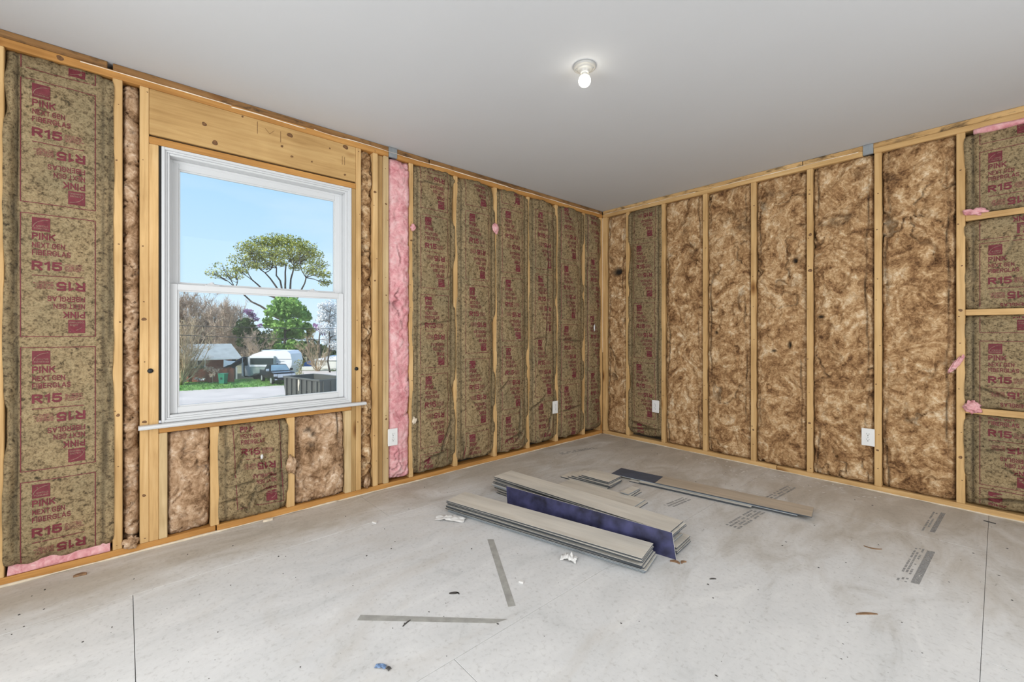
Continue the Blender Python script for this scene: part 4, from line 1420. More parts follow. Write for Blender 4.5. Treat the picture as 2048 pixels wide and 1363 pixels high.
db = MB()
rd = np.random.default_rng(44)
for k in range(420):
    x, y = rd.uniform(0.15, 3.4), rd.uniform(-4.3, -0.15)
    if 0.45 < x < 2.0 and -2.45 < y < -0.8:
        continue
    s = 0.0014 + 0.0045 * rd.random() ** 3
    a = rd.random() * 6.28
    q = [(x + s * rd.uniform(.5, 1.8) * math.cos(a + t), y + s * rd.uniform(.5, 1.2) * math.sin(a + t), 0.0002) for t in (0, 1.57, 3.14, 4.71)]
    db.add(q + [(x, y, 0.0006 + s * 0.6)], [(0, 1, 4), (1, 2, 4), (2, 3, 4), (3, 0, 4)])
o = build('floor_debris', db, M['chip_dark'])
o['kind'] = 'stuff'
tag(o, 'dark crumbs scattered over the dusty floor', 'debris')
sp_ = MB()
for k in range(70):
    x, y = rd.uniform(1.0, 2.4), -0.05 - abs(rd.normal(0, 0.17))
    ra, rb, a = rd.uniform(0.004, 0.02), rd.uniform(0.003, 0.008), rd.random() * 3
    pg = [(x + ra * math.cos(t) * math.cos(a) - rb * math.sin(t) * math.sin(a), y + ra * math.cos(t) * math.sin(a) + rb * math.sin(t) * math.cos(a), 0.0008) for t in np.linspace(0, 5.6, 8)]
    sp_.add(pg, [tuple(range(8))])
o = build('plaster_drips', sp_, M['paper'])
o['kind'] = 'stuff'
tag(o, 'white plaster drips on the floor along the right wall', 'debris')


# grey ink stamps on the subfloor sheets
def stamp(c, dx, dy, bars):
    """c: corner; dx, dy: world vectors spanning the stamp; bars: rectangles in its 0..1 frame"""
    mb = MB()
    for a0, a1, b0, b1 in bars:
        mb.add([(c[0] + dx[0] * a + dy[0] * b, c[1] + dx[1] * a + dy[1] * b, 0.0006) for a, b in ((a0, b0), (a1, b0), (a1, b1), (a0, b1))], [(0, 1, 2, 3)])
    o = build('ink_stamp', mb, M['stamp'], floor)
    return o


rr = random.Random(12)


def scribble(nl, seed):
    q = random.Random(seed)
    out = []
    for k in range(nl):
        a = 0.0
        while a < 1:
            w_ = q.uniform(0.03, 0.10)
            if q.random() < 0.8:
                out.append((a, min(1, a + w_ * 0.8), k / nl + 0.12 / nl, (k + 0.72) / nl))
            a += w_
    return out


stamp((2.632, -0.587), (0.02, 0.43), (0.055, 0.01), [(0.02, 0.98, 0.62, 1.0)] + [(a, b, c * 0.5, d * 0.5) for a, b, c, d in scribble(2, 3)])
stamp((2.615, -1.345), (0.02, 0.47), (0.075, 0.02), [(0.02, 0.98, 0.62, 1.0)] + [(a, b, c * 0.52, d * 0.52) for a, b, c, d in scribble(3, 5)])
stamp((1.86, -0.74), (0.03, 0.40), (0.07, 0.0), scribble(3, 8))
stamp((1.86, -1.34), (0.02, 0.36), (0.085, 0.0), scribble(4, 9))
stamp((0.20, -0.95), (0.08, 0.40), (0.06, -0.01), scribble(3, 10))
stamp((1.47, -1.34), (0.02, 0.22), (0.07, 0.0), scribble(3, 14))

# ------------------------------------------------------------------ outside: ground
M['grass'] = flat('lawn_green', (0.16, 0.31, 0.07), 0.9, 0.45, 1.6)
M['far_ground'] = flat('rough_ground', (0.25, 0.24, 0.14), 0.95, 0.3, 0.4)
M['asphalt'] = flat('pale_asphalt', (0.60, 0.52, 0.465), 0.9, 0.10, 0.8)
M['gravel'] = flat('pale_gravel', (0.47, 0.45, 0.37), 0.95, 0.25, 1.4)


def strip(name, pts, z, mat, label, kind='structure', thick=0.05):
    vs = [(p[0], p[1], z) for p in pts] + [(p[0], p[1], z - thick) for p in pts]
    n = len(pts)
    fs = [tuple(range(n)), tuple(range(n, 2 * n))[::-1]] + [(i, n + i, n + (i + 1) % n, (i + 1) % n) for i in range(n)]
    o = finish(name, vs, fs, mat)
    o['kind'] = kind
    o['label'] = label
    return o


def gpt(px, py):
    d = (CZ - GZ) * FPX / (py - HY)
    return far(px, py, d)


strip('ground', [W(-160, 8, 0), W(60, 8, 0), W(100, 150, 0), W(-260, 150, 0)], GZ - 0.02, M['far_ground'], 'open ground beyond the road')
strip('road', [gpt(150, 792), gpt(360, 781.5), gpt(520, 772.5), gpt(680, 764), gpt(900, 757), W(2, 14, 0), W(-30, 14, 0)], GZ + 0.01, M['asphalt'], 'pale street seen through the window')
strip('lawn', [gpt(150, 792), gpt(360, 781.5), gpt(520, 772.5), gpt(600, 768), gpt(585, 759), gpt(500, 757), gpt(360, 764), gpt(150, 770)], GZ + 0.03, M['grass'], 'green grass verge along the street')
strip('driveway', [gpt(595, 750), gpt(720, 753), gpt(720, 741), gpt(600, 741.5)], GZ + 0.03, M['asphalt'], 'pale drive beside the shed')
strip('verge', [gpt(500, 800), gpt(560, 790), gpt(700, 786), gpt(700, 815), gpt(520, 808)], GZ + 0.02, M['gravel'], 'gravelly verge by the dumpster')
gb = MB()
for k in range(2600):
    px = rd.uniform(340, 596)
    lo_, hi_ = 781.5 - (px - 360) * 0.056, 763 - max(0, px - 360) * 0.035
    p = gpt(px, rd.uniform(hi_, lo_ + 1.0))
    hgt, wd, a = rd.uniform(0.06, 0.22), rd.uniform(0.03, 0.08), rd.random() * 3.14
    gb.add([(p[0] - wd * math.cos(a), p[1] - wd * math.sin(a), GZ + 0.02), (p[0] + wd * math.cos(a), p[1] + wd * math.sin(a), GZ + 0.02), (p[0] + rd.normal(0, .05), p[1] + rd.normal(0, .05), GZ + hgt)], [(0, 1, 2)])
o = build('grass_blades', gb, M['grass'])
o['kind'] = 'stuff'
tag(o, 'tufts of green grass on the street verge', 'grass')

# ------------------------------------------------------------------ outside: house
M['brick'] = flat('red_brick', (0.33, 0.135, 0.085), 0.9, 0.25, 3)
M['shingle'] = flat('grey_shingles', (0.34, 0.36, 0.35), 0.9, 0.18, 2.5)
M['white_paint'] = flat('white_paint', (0.80, 0.80, 0.78), 0.6, 0.04, 2)
M['dark_glass'] = flat('dark_glass', (0.03, 0.045, 0.045), 0.1, 0.3, 2)
M['fence_red'] = flat('red_brown_boards', (0.30, 0.12, 0.075), 0.9, 0.3, 2)


def rx(px, d):
    return (px - 1024.0) * d / FPX


def zy(py, d):
    return CZ - (py - HY) * d / FPX


def fbox(mb, r0, r1, d0, d1, z0, z1, c=0.0, mi=0):
    return mb.box(r0, r1, d0, d1, z0, z1, c, mi, fn=W)


HD0, HR0 = 48.3, (484.0 - 1024.0) * 48.3 / FPX


def HH(a, b, z):
    """a along the front of the house (0 at its right end), b into the house"""
    return W(HR0 + 0.829 * a - 0.559 * b, HD0 + 0.559 * a + 0.829 * b, z)


def along(px):
    q = (px - 1024.0) / FPX
    return (q * HD0 - HR0) / (0.829 - q * 0.559)


hs = tag(empty('house', HH(-5, 0, GZ)), 'low red brick house with grey roof across the street', 'house')
EV = zy(714.5, HD0)
build('wall', MB().box(-11.5, -0.55, 0.5, 7.0, GZ, EV - 0.05, fn=HH), M['brick'], hs)
RZ, RA0, RA1 = -0.22, along(392) + 1.6, -0.95
roof = MB().add([HH(-12.1, 0, EV), HH(0, 0, EV), HH(0, 7.5, EV), HH(-12.1, 7.5, EV), HH(RA0 - 3.0, 3.6, RZ), HH(RA1, 3.6, RZ)], [(0, 1, 5, 4), (1, 2, 5), (2, 3, 4, 5), (3, 0, 4), (0, 3, 2, 1)])
build('roof', roof, M['shingle'], hs)
build('fascia', MB().box(-12.15, 0.03, -0.05, 0.01, EV - 0.17, EV + 0.02, fn=HH), M['white_paint'], hs)
for a, b in ((374, 391), (393, 411)):
    wf_ = build('window_frame', MB().box(along(a), along(b), 0.40, 0.49, EV - 1.0, EV - 0.12, fn=HH), M['white_paint'], hs)
    build('pane', MB().box(along(a) + .10, along(b) - .10, 0.37, 0.399, EV - 0.92, EV - 0.20, fn=HH), M['dark_glass'], wf_)
build('porch_post', MB().box(along(471.5), along(474.8), 0.20, 0.36, GZ, GZ + 1.35, fn=HH), M['white_paint'], hs)
build('porch_shade_sheet', MB().box(along(464), -0.56, 0.44, 0.49, GZ, EV - 0.1, fn=HH), M['dark_glass'], hs)  # flat dark sheet standing in for the shaded porch

fd = 45.0
fn_ = tag(empty('fence', W(rx(420, fd), fd, GZ)), 'low red brown board fence before the brick house', 'fence')
for k, px in enumerate(np.arange(368, 466, 2.55)):
    r0 = rx(px, fd)
    build('board', fbox(MB(), r0, r0 + 0.125, fd, fd + 0.025, GZ + 0.05, zy(738.5 + 1.2 * math.sin(k * 1.7), fd), 0.005), M['fence_red'], fn_)
for px in (368, 376, 420, 465):
    build('post', fbox(MB(), rx(px, fd), rx(px, fd) + 0.22, fd - 0.24, fd - 0.02, GZ, zy(736, fd), 0.01), M['fence_red'], fn_)
for py in (742, 759):
    build('rail', fbox(MB(), rx(368, fd), rx(467, fd), fd + 0.026, fd + 0.08, zy(py + 1, fd), zy(py, fd)), M['fence_red'], fn_)

# green wheelie bin
M['bin_green'] = flat('green_plastic', (0.03, 0.22, 0.13), 0.5, 0.15, 3)
bd = 43.4
tb = tag(empty('wheelie_bin', W(rx(446, bd), bd, GZ)), 'green wheelie bin on the verge by the fence', 'bin')
r0, r1 = rx(440, bd), rx(452.5, bd)
z0, z1 = GZ + 0.10, zy(747.5, bd)
bod = MB()
q0 = [(r0 + .07, bd - .24), (r1 - .07, bd - .24), (r1 - .07, bd + .24), (r0 + .07, bd + .24)]
q1 = [(r0, bd - .3), (r1, bd - .3), (r1, bd + .3), (r0, bd + .3)]
bod.add([W(a, b, z0) for a, b in q0] + [W(a, b, z1) for a, b in q1], [(3, 2, 1, 0), (4, 5, 6, 7), (0, 1, 5, 4), (1, 2, 6, 5), (2, 3, 7, 6), (3, 0, 4, 7)])
build('body', bod, M['bin_green'], tb)
build('lid', fbox(MB(), r0 - .03, r1 + .03, bd - .35, bd + .33, z1 + 0.002, z1 + 0.07, 0.02), M['bin_green'], tb)
for r_ in (r0 + .08, r1 - .14):
    mb = MB().prism([(0.11 * math.cos(t), 0.11 * math.sin(t)) for t in np.linspace(0, 5.9, 14)], (0, 1, 0), (0, 0, 1), (0, 0, 0), (1, 0, 0))
    mb.v = [W(r_ + p[0] * 0.06, bd + 0.22 + p[1], GZ + 0.115 + p[2]) for p in mb.v]
    build('wheel', mb, M['black'], tb)
build('front_emblem', fbox(MB(), rx(444.5, bd), rx(448, bd), bd - .30, bd - .275, zy(758, bd), zy(754, bd)), M['dark_glass'], tb)

# ------------------------------------------------------------------ outside: camper
M['camper_white'] = flat('camper_white', (0.82, 0.80, 0.80), 0.5, 0.05, 0.8)
M['camper_grey'] = flat('camper_grey_green', (0.36, 0.42, 0.38), 0.5, 0.15, 0.8)
M['camper_roof'] = flat('camper_roof', (0.50, 0.56, 0.56), 0.7, 0.1, 0.8)
M['silver'] = flat('silver_trim', (0.48, 0.50, 0.53), 0.4, 0.1, 2, 0.3)
cd = 48.2
cp = tag(empty('camper', W(rx(540, cd), cd, GZ)), 'white camper trailer with dark window band behind the pickup', 'camper')
ca0, ca1, cz0, cz1 = rx(503, cd), rx(583, cd), GZ + 0.6, zy(701, cd)
prof = [(ca0, cz0), (ca1 - 0.5, cz0), (ca1, cz0 + 0.9), (ca1 + 0.05, cz1 - 1.1), (ca1 - 0.12, cz1 - 0.35), (ca1 - 0.5, cz1), (ca0 + 1.4, cz1 + 0.02), (ca0, cz1 - 0.45)]
mb = MB().prism(prof, (1, 0, 0), (0, 0, 1), (0, cd, 0), (0, 2.5, 0))
mb.v = [W(*p) for p in mb.v]
build('body', mb, M['camper_white'], cp)
build('roof_box', fbox(MB(), rx(519, cd), rx(526, cd), cd + 0.6, cd + 1.4, cz1 - 0.1, cz1 + 0.16, 0.03), M['black'], cp)
build('roof_skin', fbox(MB(), rx(504, cd) + 1.0, rx(548, cd), cd + 0.1, cd + 2.4, cz1 - 0.02, cz1 + 0.05), M['camper_roof'], cp)
for py, a, b in ((717.6, 548, 583), (722, 549, 569)):
    build('trim_strip', fbox(MB(), rx(a, cd), rx(b, cd), cd - 0.03, cd - 0.002, zy(py + .5, cd), zy(py - .5, cd)), M['silver'], cp)
sd = 47.7
so = build('slide_out', fbox(MB(), rx(500, sd), rx(547, sd), sd, cd - 0.01, zy(751, sd), zy(712, sd), 0.04), M['camper_grey'], cp)
build('top_band', fbox(MB(), rx(499.5, sd), rx(547.5, sd), sd - 0.04, sd - 0.002, zy(715.5, sd), zy(711, sd)), M['camper_white'], so)
build('window_band', fbox(MB(), rx(501, sd), rx(546.5, sd), sd - 0.05, sd - 0.003, zy(728.3, sd), zy(716, sd)), M['dark_glass'], so)
build('lower_band', fbox(MB(), rx(499.5, sd), rx(547.5, sd), sd - 0.05, sd - 0.004, zy(733, sd), zy(729, sd)), M['camper_white'], so)
build('end_wall', fbox(MB(), rx(484.5, sd), rx(500, sd), sd + 0.2, sd + 0.4, zy(752, sd), zy(713, sd)), M['dark_glass'], cp)
for a, b in ((496, 500.5), (483.5, 485.5)):
    build('door_frame', fbox(MB(), rx(a, sd), rx(b, sd), sd - 0.03, sd + 0.19, zy(752, sd), zy(713, sd)), M['silver'], cp)
build('door', fbox(MB(), rx(488.5, sd), rx(495.5, sd), sd + 0.1, sd + 0.19, zy(751, sd), zy(731, sd)), M['silver'], cp)
build('skirt', fbox(MB(), rx(486, sd), rx(549, sd), sd + 0.3, sd + 0.4, GZ + 0.25, zy(751, sd)), M['black'], cp)
for px in (512, 519):
    mb = MB().prism([(0.36 * math.cos(t), 0.36 * math.sin(t)) for t in np.linspace(0, 6.0, 16)], (1, 0, 0), (0, 0, 1), (0, 0, 0), (0, 0.25, 0))
    mb.v = [W(rx(px, sd) + p[0], sd + p[1], GZ + 0.36 + p[2]) for p in mb.v]
    build('wheel', mb, M['black'], cp)
q = [far(447.0, 734.5, 45.0), far(449.5, 735.2, 45.0), far(487, 716.5, 47.4), far(485, 713.5, 47.4)]
mb = MB().add(q + [tuple(np.array(p) + np.array(W(0, 1.8, 0)) - np.array(W(0, 0, 0)) + np.array((0, 0, 0.02))) for p in q], [(0, 1, 2, 3), (7, 6, 5, 4), (0, 4, 5, 1), (1, 5, 6, 2), (2, 6, 7, 3), (3, 7, 4, 0)])
aw = build('awning', mb, M['black'], cp)
aw['label'] = 'dark sloping awning with a white side panel'
aw['_base'] = tuple(cp['_base'])
q = [far(446.8, 733.8, 45.2), far(447.2, 719, 45.2), far(456, 721, 45.6), far(471, 722, 46.2), far(460, 729.5, 45.7)]
mb = MB().add(q + [tuple(np.array(p) + np.array(W(0, .03, 0)) - np.array(W(0, 0, 0))) for p in q], [(0, 1, 2, 3, 4), (9, 8, 7, 6, 5), (0, 5, 6, 1), (1, 6, 7, 2), (2, 7, 8, 3), (3, 8, 9, 4), (4, 9, 5, 0)])
build('side_panel', mb, M['camper_white'], aw)
build('arm', MB().tube([far(485, 716, 47.3), far(484, 735, 47.2), far(487, 752, 47.2)], 0.045, 6), M['silver'], aw)

# ------------------------------------------------------------------ outside: pickup truck
M['truck_black'] = flat('black_car_paint', (0.012, 0.015, 0.016), 0.18, 0.2, 2)
M['truck_hood'] = flat('hood_painted_reflection', (0.16, 0.20, 0.26), 0.12, 0.1, 2)  # sky reflection put into the hood's blue-grey colour
M['chrome'] = flat('chrome_trim', (0.60, 0.64, 0.70), 0.2, 0.1, 2, 0.6)
M['windscreen'] = flat('blue_tinted_windscreen', (0.20, 0.30, 0.36), 0.08, 0.3, 1.2)
M['tyre'] = flat('tyre_rubber', (0.02, 0.02, 0.02), 0.8, 0.1, 3)
M['rim'] = flat('alloy_rim', (0.65, 0.66, 0.68), 0.3, 0.08, 3, 0.4)
td = 44.2
tA = math.radians(42)
t0r, t0d = rx(543, td), td + 1.0
fwd, sid = (math.sin(tA), -math.cos(tA)), (math.cos(tA), math.sin(tA))      # along the truck, towards its left-hand neighbour on screen right


def TT(l, s, z):
    return W(t0r + fwd[0] * l + sid[0] * s, t0d + fwd[1] * l + sid[1] * s, GZ + z)


tk = tag(empty('pickup_truck', TT(0, 0, 0)), 'black pickup truck parked on the grass before the camper', 'pickup')
body = MB()
prof = [(-2.85, 0.55), (2.65, 0.45), (2.90, 0.55), (2.95, 0.95), (2.90, 1.12), (2.6, 1.20), (1.35, 1.26), (-2.85, 1.22)]
n = len(prof)
body.add([TT(l, -0.98, z) for l, z in prof] + [TT(l, 0.98, z) for l, z in prof], [tuple(range(n))[::-1], tuple(range(n, 2 * n))] + [(i, (i + 1) % n, n + (i + 1) % n, n + i) for i in range(n)])
build('body', body, M['truck_black'], tk)
cab = MB()
cb = [(-1.05, 1.24, 0.95), (-0.75, 1.88, 0.72), (0.55, 1.90, 0.72), (1.35, 1.26, 0.93)]
cab.add([TT(l, -w_, z) for l, z, w_ in cb] + [TT(l, w_, z) for l, z, w_ in cb], [(3, 2, 1, 0), (4, 5, 6, 7), (0, 1, 5, 4), (1, 2, 6, 5), (2, 3, 7, 6)])
build('cab', cab, M['truck_black'], tk)
build('windscreen', MB().add([TT(1.30, -0.86, 1.32), TT(1.30, 0.86, 1.32), TT(0.66, 0.68, 1.85), TT(0.66, -0.68, 1.85), TT(1.34, -0.86, 1.33), TT(1.34, 0.86, 1.33), TT(0.70, 0.68, 1.86), TT(0.70, -0.68, 1.86)], [(4, 5, 6, 7), (0, 1, 5, 4), (1, 2, 6, 5), (2, 3, 7, 6), (3, 0, 4, 7)]), M['windscreen'], tk)
for l0, l1, l2, l3 in ((0.32, 1.10, 0.42, 0.10), (-0.90, 0.20, 0.02, -0.66)):
    build('side_window', MB().add([TT(l0, -0.945, 1.30), TT(l1, -0.935, 1.30), TT(l2, -0.755, 1.82), TT(l3, -0.755, 1.82), TT(l0, -0.965, 1.30), TT(l1, -0.955, 1.30), TT(l2, -0.775, 1.82), TT(l3, -0.775, 1.82)], [(4, 7, 6, 5), (0, 1, 5, 4), (1, 2, 6, 5), (2, 3, 7, 6), (3, 0, 4, 7)]), M['dark_glass'], tk)
build('hood', MB().box(1.38, 2.86, -0.86, 0.86, 1.20, 1.27, 0.03, fn=TT), M['truck_hood'], tk)
build('grille', MB().box(2.91, 2.98, -0.62, 0.62, 0.74, 1.10, 0.02, fn=TT), M['chrome'], tk)
build('bumper', MB().box(2.90, 3.06, -0.95, 0.95, 0.48, 0.70, 0.03, fn=TT), M['truck_black'], tk)
for s in (-0.82, 0.82):
    build('headlight', MB().box(2.86, 2.975, s - 0.17, s + 0.17, 0.86, 1.10, 0.02, fn=TT), M['chrome'], tk)
    build('fog_light', MB().box(3.05, 3.08, s - 0.10, s + 0.10, 0.52, 0.64, 0.01, fn=TT), M['chrome'], tk)
    build('side_mirror', MB().box(0.98, 1.18, s * 1.34 - 0.13, s * 1.34 + 0.13, 1.28, 1.52, 0.03, fn=TT), M['chrome'] if s < 0 else M['truck_black'], tk)
for l in (-1.85, 1.95):
    for s in (-1.0, 0.76):
        mb = MB().prism([(0.40 * math.cos(t), 0.40 * math.sin(t)) for t in np.linspace(0, 2 * math.pi, 20)[:-1]], (1, 0, 0), (0, 0, 1), (l, s, 0.40), (0, 0.24, 0))
        mb.v = [TT(*p) for p in mb.v]
        wh = build('wheel', mb, M['tyre'], tk)
        mb = MB().prism([(0.27 * math.cos(t), 0.27 * math.sin(t)) for t in np.linspace(0, 2 * math.pi, 16)[:-1]], (1, 0, 0), (0, 0, 1), (l, s - 0.012, 0.40), (0, 0.012, 0))
        mb.v = [TT(*p) for p in mb.v]
        build('rim', mb, M['rim'], wh)
build('antenna', MB().tube([TT(0.2, 0, 1.89), TT(0.2, 0, 1.98)], 0.05, 6), M['black'], tk)

# ------------------------------------------------------------------ outside: shed, tarp, dumpster, cables
shd = 62.0
M['shed_wall'] = flat('cream_siding', (0.78, 0.76, 0.72), 0.7, 0.05, 1.5)
she = tag(empty('shed', W(rx(650, shd), shd, GZ)), 'small white shed with pale roof, far right in the window', 'shed')
s0, s1, s2 = rx(624.5, shd), rx(641, shd), rx(690, shd)
sz = zy(719, shd)
build('wall', fbox(MB(), s0, s2, shd, shd + 5, GZ, sz), M['shed_wall'], she)
rfz = zy(709.5, shd + 2.5)
mb = MB().add([W(s0 - .1, shd - .15, sz - .08), W(s2, shd - .15, sz - .08), W(s2, shd + 5.2, sz - .08), W(s0 - .1, shd + 5.2, sz - .08), W(s0 + 1.9, shd + 2.5, rfz), W(s2, shd + 2.5, rfz)], [(0, 1, 5, 4), (2, 3, 4, 5), (3, 0, 4), (1, 2, 5), (0, 3, 2, 1)])
build('roof', mb, M['camper_white'], she)
build('window', fbox(MB(), rx(630.8, shd), rx(633.2, shd), shd - .05, shd - .005, zy(730.5, shd), zy(722.5, shd)), M['dark_glass'], she)
build('corner_trim', fbox(MB(), s1 - .06, s1 + .06, shd - .04, shd - .004, GZ, sz), M['camper_white'], she)
M['tarp'] = flat('blue_tarp', (0.03, 0.15, 0.50), 0.5, 0.3, 1.2)
mb = MB()
mb.prism([(rx(606, 63), zy(733, 63)), (rx(623, 63), zy(733, 63)), (rx(621.5, 63), zy(724, 63)), (rx(614, 63), zy(722.5, 63)), (rx(607.5, 63), zy(725.5, 63))], (1, 0, 0), (0, 0, 1), (0, 63, 0), (0, 2.0, 0))
mb.v = [W(p[0], p[1], p[2] if p[2] > zy(732, 63) else GZ) for p in mb.v]
tag(build('tarp_pile', mb, M['tarp'], None, False, W(rx(614, 63), 63, GZ)), 'blue tarp draped over a pile left of the white shed', 'tarp')
wfn = tag(empty('picket_fence', W(rx(615, 60), 60, GZ)), 'low pale board fence left of the white shed', 'fence')
for px in np.arange(603.5, 700, 2.2):
    build('picket', fbox(MB(), rx(px, 60), rx(px + 2.0, 60), 60, 60.04, GZ, zy(732.3, 60) if px < 624 else zy(738, 60)), M['shed_wall'], wfn)

M['dump'] = flat('dark_olive_steel', (0.095, 0.097, 0.085), 0.6, 0.25, 1.5, 0.1)
M['dump_in'] = flat('rusty_inner_steel', (0.06, 0.065, 0.07), 0.7, 0.25, 1.5)
M['label_red'] = flat('red_label', (0.50, 0.03, 0.05), 0.5, 0.1, 3)
A_ = Vector(far(569, 752.5, 33.2)); B_ = Vector(far(640, 759.2, 30.5))
A_.z = B_.z = (A_.z + B_.z) / 2
du = (B_ - A_); LEN = du.length; du.normalize()
dn = Vector((du.y, -du.x, 0)); dn = dn if dn.dot(Vector((FW[0], FW[1], 0))) > 0 else -dn     # away from the viewer
TOPZ = A_.z
WID = 2.4


def DP(l, s, z):
    p = A_ + du * l + dn * s
    return (p.x, p.y, GZ + z)


HD = TOPZ - GZ
dmp = tag(empty('dumpster', DP(LEN / 2, WID / 2, 0)), 'dark ribbed roll off dumpster at the lower right of the window', 'dumpster')
sh = MB()
sidep = [(0.30, 0.25), (LEN, 0.25), (LEN, HD - .08), (-0.05, HD - .08), (-0.05, 1.0)]
for s_a, s_b in ((0.0, 0.06), (WID - 0.06, WID)):
    n = len(sidep)
    sh.add([DP(l, s_a, z) for l, z in sidep] + [DP(l, s_b, z) for l, z in sidep], [tuple(range(n)), tuple(range(n, 2 * n))[::-1]] + [(i, (i + 1) % n, n + (i + 1) % n, n + i) for i in range(n)])
sh.box(LEN - .06, LEN, .06, WID - .06, 0.25, HD - .08, fn=DP)
sh.box(-.05, .01, .06, WID - .06, 0.9, HD - .08, fn=DP)
sh.box(0.0, LEN, .06, WID - .06, 0.25, 0.32, fn=DP)
build('body', sh, M['dump'], dmp)
rim = MB()
rim.box(-.10, LEN + .05, -.08, .07, HD - .10, HD + .02, .01, fn=DP).box(-.10, LEN + .05, WID - .07, WID + .08, HD - .10, HD + .02, .01, fn=DP)
rim.box(-.10, .05, .07, WID - .07, HD - .10, HD + .02, .01, fn=DP).box(LEN - .07, LEN + .05, .07, WID - .07, HD - .10, HD + .02, .01, fn=DP)
build('top_rail', rim, M['dump'], dmp)
for k in range(7):
    l = 0.38 + k * (LEN - 0.5) / 6.3
    build('rib', MB().box(l - .06, l + .06, -.12, -.001, 0.28, HD - .11, .012, fn=DP), M['dump'], dmp)
for k in range(4):
    s = 0.25 + k * 0.62
    build('rib', MB().box(LEN + .001, LEN + .11, s - .06, s + .06, 0.28, HD - .11, .012, fn=DP), M['dump'], dmp)
for z in (0.62, 1.0):
    build('side_rail', MB().box(0.2, LEN, -.06, -.002, z - .02, z + .02, fn=DP), M['dump'], dmp)
build('warning_plate', MB().box(LEN + .111, LEN + .125, 0.35, 1.05, 0.72, 0.92, fn=DP), M['label_red'], dmp)['label'] = 'red label plate'
build('warning_plate', MB().box(LEN + .111, LEN + .125, 1.08, 1.5, 0.74, 0.90, fn=DP), M['white_paint'], dmp)['label'] = 'white label plate'
l = 0.38 + 2.55 * (LEN - 0.5) / 6.3
mb = MB().prism([(-.10, .15), (-.03, -.28), (.06, -.30), (.02, .0), (.12, .28), (.05, .55), (-.07, .50)], (1, 0, 0), (0, 0, 1), (l, -.07, 1.20), (0, .05, 0))
mb.v = [DP(*p) for p in mb.v]
build('torn_cardboard', mb, M['caulk'], dmp)['label'] = 'pale torn patch on the ribbed side'
for ls in (0.9, LEN - 0.8):
    for s in (0.35, WID - 0.35):
        mb = MB().prism([(0.14 * math.cos(t), 0.14 * math.sin(t)) for t in np.linspace(0, 6.0, 12)], (1, 0, 0), (0, 0, 1), (ls, s, 0.14), (0, 0.2, 0))
        mb.v = [DP(*p) for p in mb.v]
        build('roller', mb, M['black'], dmp)

for y0, y1, lb in ((648.5, 657.5, 'upper power cable strung across the view'), (667, 680.5, 'lower power cable strung across the view')):
    pts = []
    for t in np.linspace(0, 1, 15):
        px = 300 + 420 * t
        pts.append(far(px, y0 + (y1 - y0) * t + 5 * (4 * t * (1 - t)) * 0.3, 40.0))
    tag(build('power_cable', MB().tube(pts, 0.028, 5), M['black'], None, True, pts[7]), lb, 'cable')

# ------------------------------------------------------------------ outside: trees
def leafmat(name, a, b, rough=0.8):
    m, nt, bs = new_mat(name)
    n = noise(nt, coords(nt), 0.9, 4, 0.6)
    n2 = noise(nt, coords(nt), 6, 2, 0.6)
    s = math_n(nt, 'ADD', math_n(nt, 'MULTIPLY', n, 0.6), math_n(nt, 'MULTIPLY', n2, 0.4))
    nt.links.new(ramp(nt, s, [(0.36, a), (0.64, b)]), bs.inputs['Base Color'])
    bs.inputs['Roughness'].default_value = rough
    bs.inputs['Specular IOR Level'].default_value = 0.15
    return m


M['leaf_olive'] = leafmat('olive_leaves', (0.18, 0.19, 0.04), (0.58, 0.58, 0.16))
M['leaf_green'] = leafmat('fresh_green_leaves', (0.06, 0.15, 0.03), (0.40, 0.62, 0.16))
M['leaf_dark'] = leafmat('dark_evergreen_leaves', (0.025, 0.04, 0.015), (0.12, 0.17, 0.06))
M['leaf_purple'] = leafmat('purple_blossom', (0.30, 0.12, 0.28), (0.62, 0.36, 0.58))
M['leaf_white'] = leafmat('white_blossom', (0.72, 0.70, 0.70), (0.92, 0.92, 0.92))
M['leaf_yellow'] = leafmat('yellow_green_leaves', (0.16, 0.15, 0.03), (0.42, 0.38, 0.10))
M['twig'] = leafmat('pale_brown_twigs', (0.28, 0.20, 0.14), (0.72, 0.56, 0.44))
M['bark'] = leafmat('grey_bark', (0.05, 0.04, 0.032), (0.15, 0.12, 0.095))
M['bark_tan'] = leafmat('tan_bark', (0.32, 0.22, 0.13), (0.70, 0.54, 0.36))


def leaves(blobs, size, rng, shell=0.35):
    """blobs: (centre, radii, count) -> cloud of small leaf quads"""
    P = []
    for c, r, n in blobs:
        d = rng.normal(size=(n, 3))
        d /= np.linalg.norm(d, axis=1)[:, None]
        q = rng.random(n) ** shell
        P.append(np.array(c) + d * np.array(r) * q[:, None])
    P = np.concatenate(P)
    n = len(P)
    a = rng.normal(size=(n, 3)); a /= np.linalg.norm(a, axis=1)[:, None]
    b = np.cross(a, rng.normal(size=(n, 3))); b /= np.linalg.norm(b, axis=1)[:, None]
    s = size * (0.5 + rng.random(n))[:, None]
    V = np.stack([P - a * s, P + b * s * 0.6, P + a * s, P - b * s * 0.6], 1).reshape(-1, 3)
    return V, np.arange(4 * n).reshape(-1, 4)


